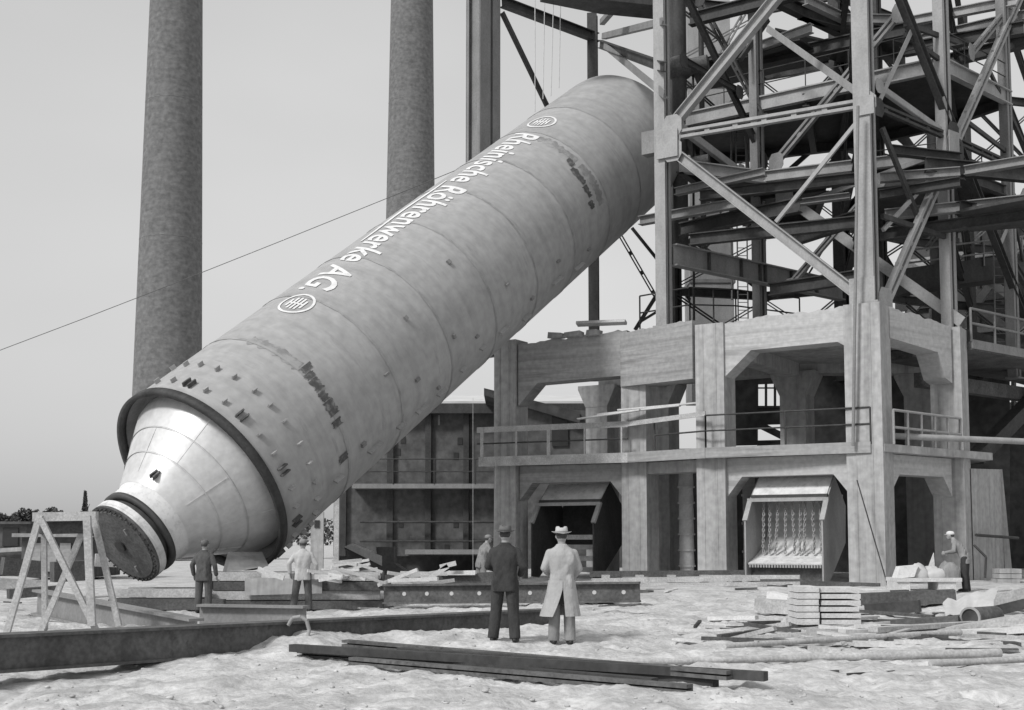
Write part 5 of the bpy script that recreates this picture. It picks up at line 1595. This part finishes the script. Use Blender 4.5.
def person(px, py, Y, label, yaw, arms, legs, top, bottom, hat, lean=0.0, coat=False, scale=1.0, gzz=None, shirt=None):
    """local frame: x to the person's right, y forward, z up"""
    p = at(px, py, Y)
    z0 = gz(p.x, p.y) if gzz is None else gzz
    root = empty('person', (p.x, p.y, z0), label, 'person')
    root.rotation_euler = (0, 0, yaw); root.scale = (scale * 1.09, scale * 1.06, scale)

    def ln(q):         # lean the upper body forward
        q = V(q)
        if q.z > .95:
            h = q.z - .95; q = V((q.x, q.y + h * math.sin(lean) , .95 + h * math.cos(lean)))
        return q
    SH = [ln((s_ * .165, 0, 1.40)) for s_ in (-1, 1)]
    EL = [ln(arms[i][0]) for i in (0, 1)]; WR = [ln(arms[i][1]) for i in (0, 1)]
    HP = [V((s_ * .095, 0, .92)) for s_ in (-1, 1)]
    KN = [V(legs[i][0]) for i in (0, 1)]; AN = [V(legs[i][1]) for i in (0, 1)]
    b = MB()
    for q in ((0, 0, .95), (0, .0, 1.1), (0, 0, 1.28)):
        b.ell(ln(q), (.145, .095, .15), 16, 10)
    b.ell(ln((0, -.01, 1.36)), (.14, .085, .08), 16, 10)
    cone_(b, ln((0, -.01, 1.42)), ln((0, .01, 1.56)), .058, .052)
    hc = ln((0, .02, 1.645))
    b.ell(hc, (.074, .094, .112), 18, 12); b.ell(hc + V((0, .035, -.06)), (.052, .058, .058), 14, 8)
    b.tube(hc + V((0, .088, .02)), hc + V((0, .112, -.025)), .010, .017, 8); b.ell(hc + V((0, .088, -.062)), (.026, .012, .010), 10, 6)
    for s_ in (-1, 1): b.ell(hc + V((s_ * .076, -.005, -.005)), (.012, .022, .034), 10, 8)
    for i in (0, 1):
        sg = -1 if i == 0 else 1
        cone_(b, SH[i], EL[i], .042, .036); cone_(b, EL[i], WR[i], .038, .027)
        d = (WR[i] - EL[i]).normalized(); side = d.cross(V((sg, 0, 0)))
        side = side.normalized() if side.length > .1 else V((0, 1, 0))
        out = d.cross(side).normalized()
        pc = WR[i] + d * .055
        for t in (-.028, 0, .028): cone_(b, WR[i] + side * t * .6, WR[i] + d * .095 + side * t, .015, .014)
        for f, (t, l) in enumerate(((-.034, .07), (-.012, .082), (.011, .078), (.033, .06))):
            k0 = WR[i] + d * .09 + side * t; k1 = k0 + d * l * .55 + out * (.012 * -sg); k2 = k1 + d * l * .4 + out * (.035 * -sg)
            cone_(b, k0, k1, .0095, .009); cone_(b, k1, k2, .009, .008)
        t0 = WR[i] + d * .03 + side * .03; t1 = t0 + d * .035 + side * .03; t2 = t1 + d * .03 + out * (.012 * -sg)
        cone_(b, t0, t1, .012, .011); cone_(b, t1, t2, .011, .009)
        cone_(b, HP[i], KN[i], .075, .052); cone_(b, KN[i], AN[i], .05, .036)
        b.ell(AN[i] + V((0, .06, -.035)), (.04, .11, .03), 12, 8)
    me = remeshed(b, 'body', 'skin', .0085, 3)
    o = bpy.data.objects.new('body', me); C.objects.link(o); o.parent = root
    for s_ in (-1, 1):
        e = MB(); e.ell(hc + V((s_ * .03, .088, .012)), (.010, .007, .007), 8, 6); eo = build('eye', e, 'shoe', o, True)

    # clothing
    b = MB()
    rs = [(.78, .185, .135), (.9, .182, .135), (1.08, .165, .122), (1.25, .185, .13), (1.36, .195, .13), (1.42, .18, .112), (1.46, .14, .09), (1.49, .095, .078), (1.53, .07, .07)]
    if coat: rs[0] = (.86, .19, .145)
    ring = []
    for z, rx, ry in rs:
        c_ = ln((0, -.005, z)); ring.append((c_.x, c_.y, c_.z, rx, ry))
    b.rings(ring, 24)
    for i in (0, 1):
        cone_(b, SH[i] + V((0, 0, -.01)), EL[i], .066, .058); cone_(b, EL[i], EL[i].lerp(WR[i], .93), .057, .048)
    for k in range(5):       # cloth folds
        q = ln((random.uniform(-.12, .12), -.12, random.uniform(.85, 1.3))); b.ell(q, (random.uniform(.03, .07), .022, random.uniform(.06, .14)), 10, 6)
    me = remeshed(b, 'coat' if coat else 'jacket', top, .013, 4)
    jo = bpy.data.objects.new('coat' if coat else 'jacket', me); C.objects.link(jo); jo.parent = root
    if coat:
        # skirt of the coat, open at the back vent with the left tail blown aside
        n = 40; rows = 9; vs = []
        for j in range(rows):
            t = j / (rows - 1); z = .98 - t * .54
            gap = .02 + .42 * max(0, t - .25)
            for i in range(n):
                u = i / (n - 1)
                a0 = -math.pi / 2 + gap * .35; a1 = 1.5 * math.pi - gap * 1.25
                a_ = a0 + (a1 - a0) * u
                rx = .187 + .075 * t + .012 * math.sin(a_ * 7) * t; ry = .14 + .05 * t + .01 * math.sin(a_ * 6 + 1) * t
                x = rx * math.cos(a_); y = ry * math.sin(a_)
                if a_ > math.pi * .95: x -= .055 * t * t; y -= .04 * t * t
                vs.append(V((x, y - .005, z)))
        fs = [(j * n + i, (j + 1) * n + i, (j + 1) * n + i + 1, j * n + i + 1) for j in range(rows - 1) for i in range(n - 1)]
        b = MB(); b.add(vs, fs, True)
        b.add([V((v.x * .93, v.y * .93, v.z)) for v in vs], [f[::-1] for f in fs], True)
        sk = build('coat_tails', b, top, jo, True)
        b = MB(); b.rings([(0, -.005, .62, .15, .105), (0, -.005, .95, .165, .12)], 20); build('coat_lining', b, 'suit', jo, True)
    b = MB(); b.ell((0, 0, .93), (.165, .118, .13), 16, 10)
    for i in (0, 1):
        cone_(b, HP[i], KN[i], .103, .084); b.tube(KN[i], AN[i] + V((0, 0, -.02)), .083, .08, 14); b.ell(KN[i], (.083,) * 3, 12, 8)
    me = remeshed(b, 'trousers', bottom, .013, 4)
    to = bpy.data.objects.new('trousers', me); C.objects.link(to); to.parent = root
    for i in (0, 1):
        b = MB(); b.ell(AN[i] + V((0, .055, -.035)), (.05, .145, .05), 14, 8)
        b.v = [V((v.x, v.y, max(v.z, AN[i].z - .075))) for v in b.v]
        build('shoe', b, 'shoe', root, True)
    b = MB()
    if hat in ('fedora_dark', 'fedora_pale'):
        hm = 'hat_dark' if hat.endswith('dark') else 'hat_pale'
        pr = [(.001, .105), (.05, .112), (.075, .125), (.088, .11), (.096, .05), (.102, .02)]
        b.lathe(pr[::-1], 28)
        brim = [(.10, .02), (.125, .008), (.150, .016), (.152, .022), (.125, .017), (.10, .03)]
        b2 = MB(); b2.lathe(brim, 28)
        for lst in (b, b2):
            lst.v = [V((v.x * .92, v.y * 1.12, v.z + (.03 * abs(v.x) / .17 if v.xy.length > .12 else 0) - (.02 if v.z > .09 and abs(v.x) < .04 else 0))) for v in lst.v]
            lst.v = [v + hc + V((0, -.01, .025)) for v in lst.v]
        ho = build('hat', b, hm, root, True); build('brim', b2, hm, ho, True)
        b3 = MB(); b3.lathe([(.101, .025), (.104, .03), (.101, .055), (.098, .055)], 28); b3.v = [V((v.x * .92, v.y * 1.12, v.z)) + hc + V((0, -.01, .025)) for v in b3.v]
        build('hat_band', b3, 'suit_mid' if hm == 'hat_dark' else 'cloth_grey', ho, True)
    else:
        hm = {'cap': 'cloth_grey', 'cap_white': 'white', 'cap_dark': 'hat_dark'}[hat]
        b.lathe([(.088, .015), (.094, .04), (.085, .085), (.05, .11), (.001, .118)], 24); b.v = [V((v.x * .9, v.y * 1.12, v.z)) + hc + V((0, 0, .015)) for v in b.v]
        ho = build('cap', b, hm, root, True)
        b = MB(); b.ell(hc + V((0, .105, .035)), (.062, .06, .008), 14, 6); build('peak', b, hm, ho, True)
    b = MB(); b.ell(hc + V((0, -.018, .012)), (.079, .085, .085), 16, 10); b.v = [V((v.x, min(v.y, hc.y + .03), v.z)) for v in b.v]
    build('hair', b, 'hair', root, True)
    return root


stand = [((-.115, .015, .5), (-.125, -.02, .085)), ((.115, .015, .5), (.13, -.02, .085))]
down = [((-.27, -.03, 1.16), (-.27, .06, .92)), ((.27, -.03, 1.16), (.27, .06, .92))]
front = [((-.29, -.02, 1.18), (-.17, .2, 1.08)), ((.29, -.02, 1.18), (.17, .2, 1.08))]
person(505, 645, 19.7, 'man in a dark suit and dark hat seen from behind, left of the pair', R(-9), [((-.245, .02, 1.16), (-.14, .22, 1.1)), ((.27, -.03, 1.16), (.19, .19, 1.03))], [((-.13, .03, .5), (-.17, -.01, .085)), ((.12, -.01, .5), (.15, -.05, .085))], 'suit', 'suit', 'fedora_dark', scale=1.02)
person(562, 643, 19.9, 'man in a long light coat and pale hat seen from behind', R(5), [((-.245, -.02, 1.16), (-.17, .2, 1.08)), ((.24, .0, 1.15), (.17, .2, 1.0))], [((-.10, .02, .5), (-.115, .02, .085)), ((.105, .02, .5), (.11, -.03, .085))], 'coat', 'cloth_grey', 'fedora_pale', coat=True, scale=1.04)
person(203, 617, 30.5, 'worker in a dark jacket with his back turned, left of the cone', R(-12), down, stand, 'suit_mid', 'suit_mid', 'cap_dark')
person(302, 615, 30.5, 'worker in a pale jacket and cap with his back turned by the timber pile', R(8), [((-.30, -.03, 1.18), (-.28, .03, .95)), ((.29, -.03, 1.16), (.3, .06, .92))],
       [((-.15, .03, .5), (-.2, .0, .085)), ((.13, .03, .5), (.15, -.02, .085))], 'cloth_pale', 'suit_mid', 'cap')
person(966, 593, 33.6, 'worker in a white cap and grey jacket bending over the work table', R(58), [((-.27, .12, 1.16), (-.16, .38, 1.10)), ((.27, .12, 1.16), (.16, .38, 1.10))],
       stand, 'cloth_grey', 'suit', 'cap_white', lean=.5, scale=.96)
person(481, 588, 36.0, 'stooping worker in a pale smock half hidden behind the dark-suited man', R(-60), [((-.27, .10, 1.16), (-.2, .3, .95)), ((.27, .10, 1.16), (.2, .3, .95))],
       stand, 'cloth_grey', 'cloth_grey', 'cap', lean=.3, scale=.97)

# ------------------------------------------------------------------ world and sun
SUN_AZ = math.atan2(-0.74, -0.67)      # direction towards the sun in the ground plane
SUN_EL = R(42)
sd = V((math.cos(SUN_EL) * -0.72, math.cos(SUN_EL) * -0.69, math.sin(SUN_EL))).normalized()
w = bpy.data.worlds.new('World'); scene.world = w; w.use_nodes = True
nt = w.node_tree; bg = nt.nodes['Background']
sky = nt.nodes.new('ShaderNodeTexSky'); sky.sky_type = 'NISHITA'; sky.sun_disc = False
sky.sun_elevation = SUN_EL; sky.sun_rotation = math.atan2(sd.x, sd.y); sky.dust_density = 4; sky.air_density = 1.2
bw_ = nt.nodes.new('ShaderNodeRGBToBW'); nt.links.new(sky.outputs['Color'], bw_.inputs['Color'])
# overcast: even the clear-sky contrast out into a pale cloud sheet
pw = nt.nodes.new('ShaderNodeMath'); pw.operation = 'POWER'; pw.inputs[1].default_value = 0.22
nt.links.new(bw_.outputs['Val'], pw.inputs[0])
tc = nt.nodes.new('ShaderNodeTexCoord'); mp = nt.nodes.new('ShaderNodeMapping'); mp.inputs['Scale'].default_value = (1, 1, 2.4)
nt.links.new(tc.outputs['Generated'], mp.inputs['Vector'])
ns = nt.nodes.new('ShaderNodeTexNoise'); ns.inputs['Scale'].default_value = 1.6; ns.inputs['Detail'].default_value = 4; ns.inputs['Roughness'].default_value = .45
nt.links.new(mp.outputs['Vector'], ns.inputs['Vector'])
mr = nt.nodes.new('ShaderNodeMapRange'); mr.inputs['From Min'].default_value = .3; mr.inputs['From Max'].default_value = .7
mr.inputs['To Min'].default_value = .90; mr.inputs['To Max'].default_value = 1.10
nt.links.new(ns.outputs['Fac'], mr.inputs['Value'])
mu = nt.nodes.new('ShaderNodeMath'); mu.operation = 'MULTIPLY'; nt.links.new(pw.outputs[0], mu.inputs[0]); nt.links.new(mr.outputs['Result'], mu.inputs[1])
ml = nt.nodes.new('ShaderNodeMath'); ml.operation = 'MULTIPLY'; ml.inputs[1].default_value = 5.0
nt.links.new(mu.outputs[0], ml.inputs[0]); nt.links.new(ml.outputs[0], bg.inputs['Color'])
bg.inputs['Strength'].default_value = 0.1
sl = bpy.data.lights.new('sun', 'SUN'); sl.energy = 2.8; sl.angle = R(11); sl.color = (1, .995, .99)
so = bpy.data.objects.new('sun', sl); C.objects.link(so); so.location = (-40, -30, 60)
so.rotation_euler = sd.to_track_quat('Z', 'Y').to_euler()
vs_ = scene.view_settings; vs_.view_transform = 'Standard'; vs_.look = 'None'; vs_.exposure = 0; vs_.gamma = 1; vs_.use_curve_mapping = False
scene.cycles.max_bounces = 6; scene.cycles.diffuse_bounces = 3
